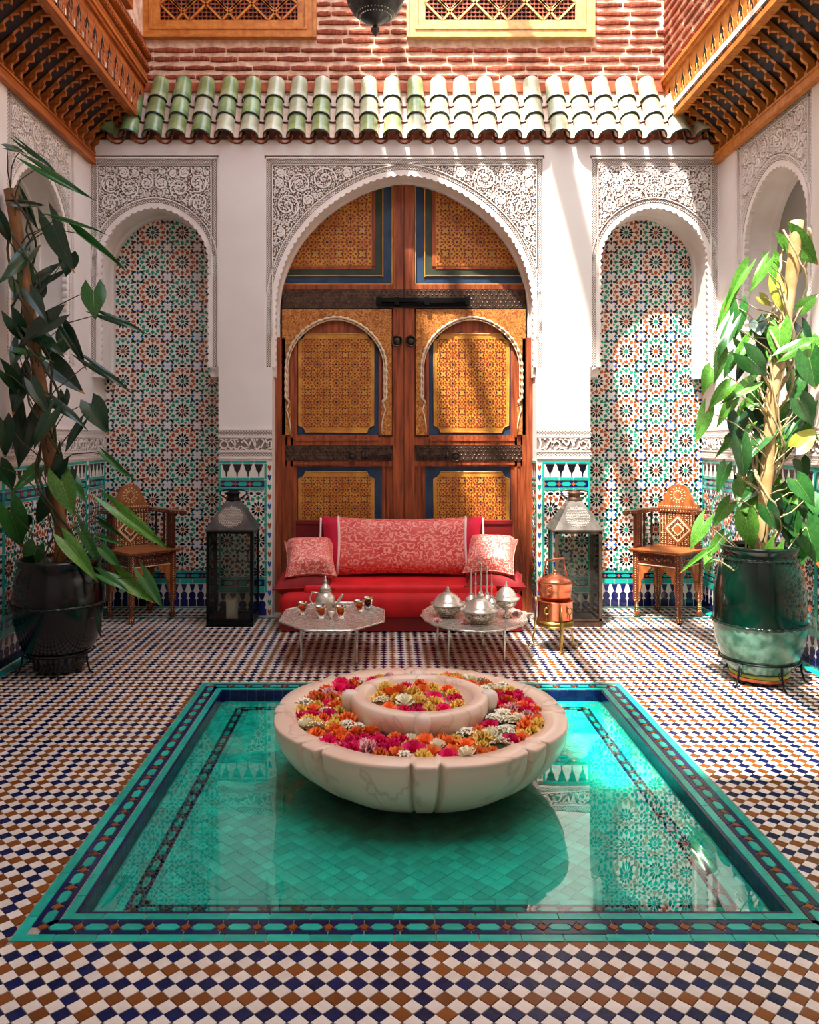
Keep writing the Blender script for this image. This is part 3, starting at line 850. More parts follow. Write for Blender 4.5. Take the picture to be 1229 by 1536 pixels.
# ============================================================ DOOR
YD = 6.59; S_ = YD/FP
door = thing('door_1', 'tall carved and painted double wooden door filling the central stucco arch', 'door', (0,0,0)); door['kind'] = 'structure'
del door['category']
DR = Fr((XC, YD, 0), (1,0,0), (0,0,1), (0,-1,0))
GC = {'G':0,'W':None,'K':1,'A0':1,'A1':1,'C0':2,'C1':2,'B':2}
GM = ['door_gold','p_rust','p_dark','p_straw']
mb = MB()
for s in (-1, 1):
    a, b = sorted((s*.985, s*1.033)); mb.fbox(DR, a, b, 0, 2.2, -.02, .10)
    a, b = sorted((s*.96, s*.99)); mb.fbox(DR, a, b, 0, 2.2, -.02, .045)
mb.fbox(DR, -1.05, 1.05, 0, 3.58, -.13, -.04)
build(mb, 'door_frame', ['wood'], door)
def gold_panel(parent, u0, u1, v0, v1, P, notch=0, mask=None):
    g = MB()
    if notch:
        n = notch; pts = []
        for cx, cy, a0 in ((u1, v0, pi), (u1, v1, -pi/2), (u0, v1, 0), (u0, v0, pi/2)):
            arc = [(cx+n*cos(a0-pi/2*i/4), cy+n*sin(a0-pi/2*i/4)) for i in range(5)]; pts += arc
        g.prism(DR, pts, .006, .0115, 0)
    else: g.fbox(DR, u0, u1, v0, v1, .006, .0115, 0)
    q = notch*.6
    rosettes(g, DR, u0+q*.5+.006, u1-q*.5-.006, v0+q+.004, v1-q-.004, P, (u0+u1)/2, (v0+v1)/2, .0115, .0022, False, .92, GC)
    o = build(g, 'star_panel', GM, parent); return o
for s in (-1, 1):
    mb = MB()
    def R(a, b, z0, z1, w0, w1, m=0, M_=None):
        a, b = sorted((s*a, s*b)); (M_ or mb).fbox(DR, a, b, z0, z1, w0, w1, m)
    R(.003, .985, .02, 2.45, -.05, .0)
    R(.003, .985, 2.45, 3.56, -.05, .0)
    # stiles and rails
    R(.003, .087, .02, 3.56, 0, .03)
    R(.87, .985, .02, 2.43, 0, .018)
    for (z0, z1) in ((1.335, 1.40), (1.165, 1.21), (2.60, 2.64), (.02, .16)): R(.087, .985, z0, z1, 0, .026)
    R(.2, .9, 1.372, 1.388, .02, .036); R(.2, .9, 1.178, 1.192, .02, .036)
    R(.12, .137, .16, 1.7, 0, .022); R(.155, .166, .16, 1.7, 0, .016); R(.90, .92, .16, 1.7, .0, .026); R(.948, .96, .1, 2.4, .0, .026)
    leaf = build(mb, 'door_leaf', ['wood'], door)
    # upper quadrant
    g = MB(); R(.092, .10, 2.64, 3.56, 0, .024, 0, g); R(.092, .985, 2.637, 2.647, 0, .024, 0, g); R(.167, .175, 2.70, 3.56, 0, .02, 0, g)
    R(.167, .985, 2.71, 2.718, 0, .02, 0, g); build(g, 'gilt_moulding', ['door_gold'], leaf)
    g = MB(); R(.10, .167, 2.65, 3.56, 0, .008, 0, g); R(.167, .985, 2.65, 2.71, 0, .008, 0, g); build(g, 'blue_border', ['paint_blue'], leaf)
    g = MB(); R(.175, .232, 2.718, 3.56, 0, .006, 0, g); R(.232, .985, 2.718, 2.765, 0, .006, 0, g); build(g, 'green_border', ['paint_green'], leaf)
    g = MB(); R(.232, .262, 2.79, 3.56, 0, .010, 0, g); R(.262, .985, 2.765, 2.79, 0, .010, 0, g); build(g, 'brown_border', ['wood'], leaf)
    a, b = sorted((s*.262, s*.985)); gold_panel(leaf, a, b, 2.79, 3.56, .19)
    # big studded upper strap
    g = MB(); R(.003, .985, 2.445, 2.60, .0, .034, 0, g)
    for i in range(26):
        for j in range(5):
            u = s*(.03+i*.037+(.018 if j % 2 else 0)); z = 2.462+j*.03
            g.lathe([(.0085,0),(.005,.004),(0,.006)], 6, (0,0,0), 1, True, None, False)
            n = len(g.v)-18
            for q in range(n, len(g.v)):
                x, y, zz = g.v[q]; g.v[q] = tuple(DR.p(u+x, z+y, .034+zz))
    o = build(g, 'studded_strap', ['iron_strip','iron'], leaf); o['label'] = 'dark studded metal strap'
    g = MB(); R(.105, .985, 1.213, 1.332, .0, .034, 0, g)
    for i in range(24):
        for j in range(4):
            u = s*(.125+i*.036+(.018 if j % 2 else 0)); z = 1.228+j*.029
            g.lathe([(.0085,0),(.005,.004),(0,.006)], 6, (0,0,0), 1, True, None, False)
            n = len(g.v)-18
            for q in range(n, len(g.v)):
                x, y, zz = g.v[q]; g.v[q] = tuple(DR.p(u+x, z+y, .034+zz))
    o = build(g, 'studded_strap', ['iron_strip','iron'], leaf); o['label'] = 'dark studded metal strap'
    # arched carved surround
    uc = s*.55; ra = .395
    arc = arch_curve(uc, ra, 1.95, 1.72, .03, scallop=.008, lobe=.05)
    g = MB(); lo = [(uc+.365, 1.42), (uc+.365, 1.66), (uc+.375, 1.70)]; lf = [(uc-.375, 1.70), (uc-.365, 1.66), (uc-.365, 1.42)]
    e0, e1 = sorted((s*.10, s*.985))
    pts = [(uc+.365, 1.42)]+lo[1:]+arc+lf+[(e0, 1.42), (e0, 2.435), (e1, 2.435), (e1, 1.42)]
    g.prism(DR, pts, 0, .045, 0)
    build(g, 'carved_arch_board', ['door_arch'], leaf)
    g = MB()
    rp = arch_curve(uc, ra+.012, 1.95, 1.72, .03, n=150); rp = [(uc+.385,1.66),(uc+.378,1.69)]+rp+[(uc-.378,1.69),(uc-.385,1.66)]
    g.tube([DR.p(x, y, .05) for x, y in rp], [.010+.004*sin(i*1.3) for i in range(len(rp))], 6)
    rp2 = arch_curve(uc, ra-.006, 1.95, 1.72, .03, n=150)
    g.tube([DR.p(x, y, .044+.004*cos(i*1.3)) for i, (x, y) in enumerate(rp2)], .006, 5)
    for sg in (-1, 1): g.tube([DR.p(uc+sg*x, z, .05) for x, z in ((.385,1.66),(.40,1.62),(.385,1.58),(.37,1.5),(.37,1.43))], .006, 5)
    o = build(g, 'rope_trim', ['rope_white'], leaf); o['label'] = 'pale twisted rope carving'
    # arched panel: blue border, gold star panel
    g = MB(); g.fbox(DR, uc-.36, uc+.36, 1.415, 2.36, 0, .004, 0)
    build(g, 'blue_border', ['paint_blue'], leaf)
    g = MB(); R(.55-.37, .55-.345, 1.40, 2.30, 0, .02, 0, g); R(.55+.345, .55+.37, 1.40, 2.30, 0, .02, 0, g); R(.19, .91, 1.40, 1.42, 0, .02, 0, g)
    R(.25, .85, 2.25, 2.265, 0, .014, 0, g); R(.2, .9, 2.265, 2.40, 0, .010, 0, g)
    build(g, 'moulding', ['wood'], leaf)
    gold_panel(leaf, uc-.30, uc+.30, 1.445, 2.235, .152, .05)
    g = MB()
    def outline(u0, u1, v0, v1, n):
        pts = []
        for cx, cy, a0 in ((u1, v0, pi), (u1, v1, -pi/2), (u0, v1, 0), (u0, v0, pi/2)):
            pts += [DR.p(cx+n*cos(a0-pi/2*i/5), cy+n*sin(a0-pi/2*i/5), .012) for i in range(6)]
        return pts
    g.tube(outline(uc-.305, uc+.305, 1.44, 2.24, .055), .006, 5, 0, True)
    # lower panel
    R(.55-.37, .55+.37, .16, 1.165, 0, .004, 1, g)
    g.tube(outline(uc-.305, uc+.305, .22, 1.12, .055), .006, 5, 0, True)
    build(g, 'lower_blue_border', ['door_gold','paint_blue'], leaf)
    gold_panel(leaf, uc-.30, uc+.30, .225, 1.115, .152, .05)
    # ring pulls
    def ring(px, py, r, lab):
        h = MB(); c = DR.p((px-606)*S_, CH-(py-PY)*S_, .045)
        h.lathe([(r*.9,0),(r*.8,.008),(r*.35,.012),(0,.016)], 14); h.xf(Matrix.Translation(c)@Matrix.Rotation(pi/2, 4, 'X'))
        h.tube([(c.x+r*cos(a), c.y-.016, c.z-r*.1+r*sin(a)) for a in [2*pi*i/20 for i in range(20)]], r*.16, 6, 0, True)
        h.tube([(c.x, c.y+.01, c.z+r*.9), (c.x, c.y-.03, c.z+r*.85)], r*.16, 6)
        o = build(h, 'ring_handle', ['iron'], leaf); o['label'] = lab
    ring(606+s*10.5, 512, .042, 'round iron ring pull near the door seam')
    ring(529 if s < 0 else 683, 684, .036, 'iron ring hanging on the lower strap')
    # short sliding bolt
    h = MB(); x0, x1 = ((545, 589) if s < 0 else (626, 671)); z = CH-(679-PY)*S_
    h.fbox(DR, (x0-606)*S_, (x1-606)*S_, z-.018, z+.018, .036, .066)
    for x in (x0+4, (x0+x1)/2, x1-4): h.fbox(DR, (x-606)*S_-.016, (x-606)*S_+.016, z-.028, z+.028, .034, .075)
    h.lathe([(.02,0),(.014,.02),(.008,.05)], 8, (XC+((x1 if s > 0 else x0)-606)*S_, YD-.06, z-.045))
    build(h, 'sliding_bolt', ['iron'], leaf)
h = MB(); z = CH-(453-PY)*S_
h.fbox(DR, (566-606)*S_, (702-606)*S_, z-.012, z+.02, .05, .085)
for x in (568, 595, 640, 700): h.fbox(DR, (x-606)*S_-.018, (x-606)*S_+.018, z-.035, z+.028, .034, .095)
h.fbox(DR, (572-606)*S_, (698-606)*S_, z-.045, z-.015, .034, .05)
o = build(h, 'long_bolt', ['black_iron'], door); o['label'] = 'long black iron bolt across the two leaves'
# ============================================================ TILED EAVE
roof = thing('tiled_eave', 'little roof of green and cream glazed barrel tiles above the carved arches', 'tiled roof', (0, 0, 0))
roof['kind'] = 'structure'; del roof['category']; roof.name = 'roof'
F0 = Vector((0, 6.275, 3.72)); F1 = Vector((0, 6.55, 4.20)); SD = (F1-F0); SLEN = SD.length; SDn = SD.normalized()
TP = 36.3*6.24/FP; SN = Vector((0, -SDn.z, SDn.y))
def tile_mesh(name, glaze, L=.235, r0=.077, r1=.065, lip='dark_glaze'):
    m = MB(); n = 10; th = .009
    # local: x across, y along the slope (up), z normal
    def ringpts(y, r, dz=0): return [(-r*cos(pi*i/n)*1.0, y, r*sin(pi*i/n)*1.02+dz) for i in range(n+1)]
    stations = [(0, r0), (.012, r0), (L*.5, (r0+r1)/2), (L, r1)]
    vs = []
    for y, r in stations: vs += ringpts(y, r)
    for y, r in stations: vs += ringpts(y, r-th)
    k = n+1; ns = len(stations); fs = []; mi = []
    for j in range(ns-1):
        for i in range(n): fs.append((j*k+i, j*k+i+1, (j+1)*k+i+1, (j+1)*k+i)); mi.append(1 if j == 0 else 0)
    o = ns*k
    for j in range(ns-1):
        for i in range(n): fs.append((o+j*k+i+1, o+j*k+i, o+(j+1)*k+i, o+(j+1)*k+i+1)); mi.append(2)
    for i in range(n): fs.append((i+1, i, o+i, o+i+1)); mi.append(1)
    fs.append((0, o, o+k, k)); mi.append(0)
    for f, q in zip(fs, mi): m.add([], [], 0)
    m.v = vs; m.f = [list(f) for f in fs]; m.m = mi; m.s = [True]*len(fs)
    return m.mesh(name, [glaze, lip, 'terracotta'])
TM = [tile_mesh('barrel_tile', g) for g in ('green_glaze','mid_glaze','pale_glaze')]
PM = tile_mesh('pan_tile', 'pan_pink', .19, .070, .060)
bs = MB()
bx0, bx1 = XC-HW, XC+HW
q0 = F0+SDn*.05-SN*.075; q1 = F1-SN*.035
bs.add([(bx0, q0.y+.015, q0.z+.01), (bx1, q0.y+.015, q0.z+.01), (bx1, q1.y+.05, q1.z), (bx0, q1.y+.05, q1.z), (bx0, 6.5, 3.70), (bx1, 6.5, 3.70)], [(0,1,2,3), (1,0,4,5)], 0)
build(bs, 'mortar_bed', ['pan_pink'], roof)
RR = random.Random(5)
cx0 = (159-PX)*6.24/FP
ang = atan2(SDn.z, SDn.y)
for i in range(26):
    x = cx0+i*TP-.03
    t = i/25
    for j in range(3):
        lim = .36*(j+.9)/3.0
        if abs(x-XC) > HW-lim+.0: continue
        p = F0+SDn*(j*SLEN*.335)+SN*(.004+.012*j)
        g = 0 if RR.random() > t*3.2+.0 else (1 if RR.random() > t*1.7 else 2)  # paler glazes towards the right: tile ageing plus sun glare put into colour
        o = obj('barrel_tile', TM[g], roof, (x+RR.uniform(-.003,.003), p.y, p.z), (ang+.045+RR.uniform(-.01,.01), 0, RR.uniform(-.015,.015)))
    xp = x+TP/2; p = F0-SN*.004+SDn*(-.012)
    if abs(xp-XC) < HW-.02:
        o = obj('pan_tile', PM, roof, (xp, p.y, p.z+.032), (ang-.10, pi, 0))
        o.rotation_euler = (0,0,0)
        mm = Matrix.Translation((xp, p.y-.01, p.z+.020))@Matrix.Rotation(ang-.1, 4, 'X')@Matrix.Rotation(pi, 4, 'Y')
        o.matrix_basis = mm
        g = MB(); a = F0+SDn*.05-SN*.0; 
# pale mortar ribs filling the channels between the barrels (one piece)
mb = MB()
for i in range(26):
    x = cx0+(i+.5)*TP-.03
    if abs(x-XC) > HW-.18: continue
    for j in range(3):
        a = F0+SDn*(j*SLEN*.335+.015)-SN*.012; b = F0+SDn*((j+1)*SLEN*.335)-SN*(.022)
        mb.add([(x-.04, a.y, a.z+.012), (x-.012, a.y, a.z), (x+.012, a.y, a.z), (x+.04, a.y, a.z+.012), (x-.04, b.y, b.z+.012), (x-.012, b.y, b.z), (x+.012, b.y, b.z), (x+.04, b.y, b.z+.012)],
               [(0,1,5,4),(1,2,6,5),(2,3,7,6)], 0)
o = build(mb, 'channel_mortar', ['pan_pink'], roof); o['kind'] = 'stuff'
# ============================================================ CARVED WOODEN EAVES
def bracket_mesh():
    m = MB(); F_ = Fr((0,0,0), (1,0,0), (0,0,1), (0,-1,0))
    # a = distance from the wall, z up from the trim
    low = []
    def seg(pts): low.extend(pts)
    seg([(.0,-.0),(.045,.0),(.052,.02),(.040,.045),(.046,.07),(.070,.085),(.082,.105),(.074,.125),(.084,.14)])
    seg([(.118,.145),(.122,.165),(.112,.19),(.120,.21),(.150,.215),(.160,.20),(.166,.215),(.160,.235)])
    seg([(.205,.240),(.215,.225),(.222,.245),(.216,.262)])
    seg([(.262,.268),(.272,.255),(.278,.275),(.275,.292),(.335,.297),(.340,.32)])
    top = [(.34,.36),(.30,.36),(.0,.09)]
    m.prism(F_, [p for p in low]+top, -.0125, .0125, 0, True)
    return m
for side in (-1, 1):
    nm = 'left' if side < 0 else 'right'
    ea = thing('carved_eave', ('carved cedar eave with rows of stepped brackets along the %s wall' % nm), 'wooden eave')
    ea['kind'] = 'structure'; del ea['category']; ea.name = 'trim_%d' % (1 if side < 0 else 2)
    X = (lambda a: XL+a) if side < 0 else (lambda a: XR-a)
    wd = 'wood_side' if side < 0 else 'wood_amber'
    ov = .36 if side < 0 else .35
    def bx(mb, a0, a1, y0, y1, z0, z1, m=0):
        p, q = sorted((X(a0), X(a1))); mb.box(p, q, y0, y1, z0, z1, m)
    y0e, y1e = 3.0, 6.54
    mb = MB(); bx(mb, 0, .045, y0e, y1e-.2, 3.535, 3.59); bx(mb, 0, .055, y0e, y1e-.2, 3.59, 3.602); build(mb, 'base_moulding', [wd], ea)
    mb = MB()
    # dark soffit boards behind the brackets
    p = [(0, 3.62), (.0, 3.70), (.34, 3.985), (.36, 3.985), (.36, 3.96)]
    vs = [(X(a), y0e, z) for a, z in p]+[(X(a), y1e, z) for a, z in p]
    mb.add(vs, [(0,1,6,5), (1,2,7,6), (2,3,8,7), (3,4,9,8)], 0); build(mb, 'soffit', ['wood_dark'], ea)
    bm_ = bracket_mesh(); me = bm_.mesh('bracket', wd)
    n = 26
    for k in range(n):
        y = 6.46-k*.128-.0
        if y < y0e: break
        o = obj('bracket', me, ea, (X(0), y, 3.60)); 
        if side > 0: o.scale = (-1, 1, 1)
    # small rectangular coffer lugs between the brackets near the edge
    lug = MB(); lug.box(-.035, .035, -.016, .016, -.02, .02); lm = lug.mesh('bracket_lug', wd)
    # fascia
    mb = MB(); bx(mb, ov-.03, ov, y0e, y1e, 3.925, 4.28); bx(mb, ov-.045, ov+.018, y0e, y1e, 3.90, 3.925); bx(mb, ov, ov+.012, y0e, y1e, 3.925, 3.945)
    bx(mb, ov, ov+.02, y0e, y1e, 4.235, 4.262); bx(mb, ov, ov+.034, y0e, y1e, 4.262, 4.29)
    fas = build(mb, 'fascia', [wd], ea)
    if side < 0:
        mb = MB()
        for q, (w0, z0) in enumerate(((.03, 4.30), (.045, 4.345), (.03, 4.40), (.055, 4.46))):
            bx(mb, ov, ov+w0, y0e, y1e, z0, z0+.028)
            if q % 2:
                for r in range(int((y1e-4.2)/.045)): bx(mb, ov+w0, ov+w0+.012, y1e-.02-r*.045-.03, y1e-.02-r*.045, z0+.003, z0+.024)
        build(mb, 'upper_moulding', [wd], ea)
    F_ = Fr((X(ov), 0, 0), (0, 1 if side < 0 else -1, 0), (0,0,1), (1 if side < 0 else -1, 0, 0))
    U = (lambda y: y) if side < 0 else (lambda y: -y)
    # carved keyhole arches: flat dark plate painted as a hollow's shade, rim, three turned spindles
    kh = MB(); P = .142
    def keypts(k):
        return [(-.052*k,.0),(.052*k,.0),(.052*k,.10),(.036*k,.13),(.044*k,.15),(.018*k,.19),(.0,.25),(-.018*k,.19),(-.044*k,.15),(-.036*k,.13),(-.052*k,.10)]
    F0_ = Fr((0,0,0), (0,1 if side < 0 else -1,0), (0,0,1), (1 if side < 0 else -1,0,0))
    kh.prism(F0_, keypts(.86), 0, .0015, 1)
    rim = keypts(1.0)
    kh.tube([F0_.p(a, b, .002) for a, b in rim[1:]+rim[:1]], .0038, 4, 0, False)
    for q in (-.026, 0, .026):
        hq = .155 if q == 0 else .11
        kh.lathe([(.005,0),(.009,.012),(.004,.024),(.008,hq*.45),(.0035,hq*.6),(.008,hq*.75),(.002,hq)], 6, tuple(F0_.p(q, .0, .004)), 0)
    km = kh.mesh('carved_arch', [wd, 'hollow_shade'])
    for k in range(24):
        y = 6.43-k*P
        if y < y0e+.1: break
        obj('carved_arch', km, ea, (X(ov), y, 3.955))
# ============================================================ POOL
pool = thing('pool', 'shallow square turquoise-tiled pool sunk in the courtyard floor around the marble basin', 'pool', (XC, PYC, 0))
mb = MB()
mb.box(-PHI, PHI, -PHI, PHI, -.12, -.066)
for a in ((-PHI, PHI, -PHI, -PIN), (-PHI, PHI, PIN, PHI), (-PHI, -PIN, -PIN, PIN), (PIN, PHI, -PIN, PIN)):
    mb.box(a[0], a[1], a[2], a[3], -.07, -.0035)
build(mb, 'pool_shell', ['grout'], pool)
def T(name, pts, mname, z0, z1, bev=.96):
    m = MB(); cx = sum(p[0] for p in pts)/len(pts); cy = sum(p[1] for p in pts)/len(pts); n = len(pts)
    vs = [FF.p(a, b, z0) for a, b in pts]+[FF.p(a, b, z1-.0012) for a, b in pts]+[FF.p(cx+(a-cx)*bev, cy+(b-cy)*bev, z1) for a, b in pts]
    fs = [(i, (i+1) % n, (i+1) % n+n, i+n) for i in range(n)]+[(i+n, (i+1) % n+n, (i+1) % n+2*n, i+2*n) for i in range(n)]+[tuple(range(2*n, 3*n))]
    m.add(vs, fs); return m.mesh(name, mname)
NU = 22
def border(hin, w, n, zt, blue_side=True):
    """square band, inner half-size hin, width w, n units a side"""
    L = 2*(hin+w/2)/n; h = w/2
    gp = .0012
    cart = T('cartouche_tile', [(-L*.33,0),(-L*.22,-h*.42),(L*.22,-h*.42),(L*.33,0),(L*.22,h*.42),(-L*.22,h*.42)], 'o_turq', zt-.004, zt+.0006)
    dia = T('diamond_tile', [(-h*.46,0),(0,-h*.46),(h*.46,0),(0,h*.46)], 'o_ochre', zt-.004, zt+.0008)
    a = L*.5-gp
    # blue piece: fills above the cartouche between two diamonds
    blu = T('blue_band_tile', [(-a,h-gp),(-a,h*.60),(-a+h*.12,h*.52),(-L*.36,h*.1),(-L*.24,h*.50),(L*.24,h*.50),(L*.36,h*.1),(a-h*.12,h*.52),(a,h*.60),(a,h-gp)][::-1], 'o_navy', zt-.004, zt, .985)
    for k in range(4):
        rz = k*pi/2; R_ = Matrix.Rotation(rz, 4, 'Z')
        for i in range(n):
            u = -(hin+w/2)+(i+.5)*L
            p = R_@Vector((u, -(hin+w/2), 0))
            obj('cartouche_tile', cart, pool, p, (0,0,rz))
            p2 = R_@Vector((u-L/2, -(hin+w/2), 0)); obj('diamond_tile', dia, pool, p2, (0,0,rz))
            obj('blue_band_tile', blu, pool, p, (0,0,rz)); obj('blue_band_tile', blu, pool, p, (0,0,rz+pi))
border(PIN+.034, .068, NU, 0)
def border_strip(hin, w, n, zt, mname='o_turq'):
    L = 2*(hin+w)/n; t = T('border_tile', [(-L/2+.0012,-w/2+.001),(L/2-.0012,-w/2+.001),(L/2-.0012,w/2-.001),(-L/2+.0012,w/2-.001)], mname, zt-.004, zt, .985)
    for k in range(4):
        rz = k*pi/2; R_ = Matrix.Rotation(rz, 4, 'Z')
        for i in range(n): obj('border_tile', t, pool, R_@Vector((-(hin+w)+(i+.5)*L, -(hin+w/2), RT.uniform(-.0004,.0004))), (0,0,rz))
border_strip(PIN+.102, PHI-PIN-.102, 20, 0)
border_strip(PIN+.002, .030, 18, 0)
# inner vertical wall tiles, deep blue
n = 44; L = 2*PIN/n
wt = MB(); wt.box(-L/2+.001, L/2-.001, -.006, .006, -.0335, .0); wtm = wt.mesh('wall_tile', 'o_navy')
for k in range(4):
    rz = k*pi/2; R_ = Matrix.Rotation(rz, 4, 'Z')
    for i in range(n):
        for z in (-.002, -.0365): obj('wall_tile', wtm, pool, R_@Vector((-PIN+(i+.5)*L, -PIN+.004, z)), (0,0,rz))
# floor of the pool: inner band, straight tiles outside it, diagonal tiles inside
ZP = -.062; IH = .905
border(IH, .05, 18, ZP)
st = MB(); q = []
for k in range(4):
    R_ = Matrix.Rotation(k*pi/2, 4, 'Z')
    for r, hh in enumerate((.955, .9825, 1.01, 1.0375)):
        h1 = hh+.0265
        n = 34; L = 2*h1/n
        for i in range(n):
            u = -h1+(i+.5)*L+(L/2 if r % 2 else 0)
            if u+L/2 > h1: continue
            z = ZP+RT.uniform(-.0008,.0004)
            pts = [(u-L/2+.0008, -h1), (u+L/2-.0008, -h1), (u+L/2-.0008, -hh-.0008), (u-L/2+.0008, -hh-.0008)]
            pts = [tuple((R_@Vector((a, b, 0))).xy) for a, b in pts]
            st.prism(FF, pts, -.068, z, 0)
for k in range(4):
    R_ = Matrix.Rotation(k*pi/2, 4, 'Z'); n = 18; L = 2*IH/n
    for i in range(n):
        u = -IH+(i+.5)*L
        pts = [tuple((R_@Vector(p+(0,))).xy) for p in ((u-L/2+.0008,-IH+.001),(u+L/2-.0008,-IH+.001),(u+L/2-.0008,-IH+.024),(u-L/2+.0008,-IH+.024))]
        st.prism(FF, pts, -.068, ZP, 0)
D2 = .0640; g2 = D2/2*.965; ih = IH-.026; cl = []
for i in range(-16, 17):
    for j in range(-16, 17):
        for h in (0, .5):
            x = (i+h)*D2; y = (j+h)*D2
            if abs(x) > ih+D2/2 or abs(y) > ih+D2/2: continue
            full = abs(x) < ih-g2 and abs(y) < ih-g2
            if full: cl.append((y, x)); continue
            pts = clip([(x-g2,y),(x,y-g2),(x+g2,y),(x,y+g2)], -ih, ih, -ih, ih)
            if pts: st.prism(FF, pts, -.068, ZP+RT.uniform(-.0008,.0006), 0)
cl.sort(); pt = T('pool_tile', [(-g2,0),(0,-g2),(g2,0),(0,g2)], 'po_turq', -.006, 0, .96)
for n, (y, x) in enumerate(cl):
    if n < 300: obj('pool_tile', pt, pool, (x, y, ZP+RT.uniform(-.001,.001)), (RT.uniform(-.01,.01), RT.uniform(-.01,.01), 0))
    elif x*x+y*y > .08: st.prism(FF, [(x-g2,y),(x,y-g2),(x+g2,y),(x,y+g2)], -.068, ZP+RT.uniform(-.0008,.0006), 0)
o = build(st, 'small_pool_tile', ['p_turq'], pool); o['kind'] = 'stuff'
mb = MB(); mb.add([(-PIN+.001,-PIN+.001,-.036),(PIN-.001,-PIN+.001,-.036),(PIN-.001,PIN-.001,-.036),(-PIN+.001,PIN-.001,-.036)], [(0,1,2,3)])
o = build(mb, 'water', ['water'], pool); o['label'] = 'clear still water reflecting the back wall'
# ============================================================ MARBLE BASIN
FX, FY = XC, PYC
basin = thing('fountain', 'round lobed pink marble basin full of floating flowers in the middle of the pool', 'fountain', (FX, FY, ZP))
def lob(a, r, z):
    q = (a+pi/2) % (pi/4); q = min(q, pi/4-q)   # distance to the rib centre (ribs every 45 deg, one facing the camera)
    if r < .45 and z > .2: return 1
    hw = .088
    k = 1+.012*cos((q-pi/8)*8) if q > hw else 1.0
    k -= .065*exp(-((q-hw)/.013)**2)
    return k
Rb = .612; zt = .25-ZP
prof = []
for i in range(17):
    f = i/16; r = .24+(Rb-.24)*sin(f*pi/2)**.88; z = .015+(zt-.015-.018)*(1-cos(f*pi/2))**.80
    prof.append((r, z))
prof = [(.12,0),(.15,.02)]+prof+[(Rb+.003, zt-.012), (Rb+.002, zt-.004), (Rb-.003, zt), (Rb-.05, zt+.002), (Rb-.085, zt-.001), (Rb-.097, zt-.016), (Rb-.11, zt-.075), (.25, zt-.085), (0, zt-.085)]
mb = MB(); mb.lathe(prof, 480, (0,0,0), 0, True, lob)
build(mb, 'outer_bowl', ['marble'], basin)
mb = MB(); Ri = .292; zi = .315-ZP
mb.lathe([(.14, zt-.085), (.20, zt-.06), (Ri-.03, zt-.04), (Ri-.004, zt-.01), (Ri, zi-.03), (Ri-.004, zi-.006), (Ri-.012, zi), (Ri-.055, zi+.001), (Ri-.065, zi-.012), (Ri-.075, zi-.045), (0, zi-.05)], 96, (0,0,0), 0)
for k in range(4):
    a = k*pi/2-pi/2; st_ = len(mb.v)
    pr = [(0,-.075),(.022,-.068),(.036,-.04),(.04,-.01),(.036,.012),(.022,.022),(0,.025)]
    mb.lathe(pr, 16, (0,0,0), 1, True, None, False)
    mb.xf(Matrix.Translation((cos(a)*(Ri+.004), sin(a)*(Ri+.004), zi-.012))@Matrix.Rotation(a, 4, 'Z')@Matrix.Diagonal((.95,.85,1,1)), st_)
build(mb, 'inner_bowl', ['marble','marble_white'], basin)
# ---- flowers -------------------------------------------------
def rose(cm):
    m = MB(); R = random.Random(3)
    for k, (n, r, h, tilt) in enumerate(((6,.030,.004,1.25),(5,.023,.008,.95),(5,.016,.012,.65),(4,.010,.014,.35))):
        for i in range(n):
            a = 2*pi*i/n+k*.6+R.uniform(-.15,.15); vs = []
            for u in range(3):
                for v in range(3):
                    s = (u-1)*.62; t = v/2
                    rr = .004+r*sin(tilt)*t; zz = h+r*1.0*cos(tilt)*t-.004*abs(u-1)*t+(.003 if v == 2 else 0)
                    aa = a+s*(.95 if v else .5)*(6/n)*.8; rr += R.uniform(-.0015,.0015)
                    vs.append((rr*cos(aa), rr*sin(aa), zz+R.uniform(-.001,.001)))
            m.add(vs, [(u*3+v, u*3+3+v, u*3+4+v, u*3+1+v) for u in range(2) for v in range(2)], 0, True)
    return m.mesh('flower', cm)
def carnation(cm):
    m = MB(); R = random.Random(5)
    for k, (r, z, am) in enumerate(((.031,.004,.005),(.027,.010,.006),(.021,.016,.006),(.014,.021,.006),(.007,.025,.004))):
        n = 28; vs = [(0,0,z-.004)]
        for i in range(n):
            a = 2*pi*i/n+k*.3; rr = r*(1+.13*sin(a*9+k)+.09*sin(a*4+k*2)); vs.append((rr*cos(a), rr*sin(a), z+am*sin(a*7+k*1.7)+R.uniform(-.0015,.0015)))
        m.add(vs, [(0, i+1, (i+1) % n+1) for i in range(n)], 0, False)
    return m.mesh('flower', cm)
def cluster(cm):
    m = MB(); R = random.Random(8)
    for q in range(9):
        a = q*2.4; rr = .022*sqrt(q/9); cx, cy, cz = rr*cos(a), rr*sin(a), .012+.010*(1-q/9)
        for i in range(5):
            b = 2*pi*i/5+q; m.add([(cx,cy,cz), (cx+.009*cos(b-.5), cy+.009*sin(b-.5), cz+.004), (cx+.013*cos(b), cy+.013*sin(b), cz+.001), (cx+.009*cos(b+.5), cy+.009*sin(b+.5), cz+.004)], [(0,1,2,3)], 0, True)
    return m.mesh('flower', cm)
KF = [('magenta','fl_magenta',rose,'magenta rose head'),('magenta','fl_magenta',carnation,'ruffled magenta carnation head'),('orange','fl_orange',rose,'orange rose head'),
      ('orange','fl_orange',carnation,'ruffled orange carnation head'),('yellow','fl_yellow',carnation,'ruffled yellow carnation head'),('cream','fl_cream',cluster,'small cream blossom cluster'),
      ('pink','fl_pink',carnation,'pale pink carnation head'),('cream','fl_cream',rose,'cream rose head')]
FMS = [k[2](k[1]) for k in KF]; KN = ['rose','carnation','rose','carnation','carnation','small_blossom','carnation','rose']
RFL = random.Random(12)
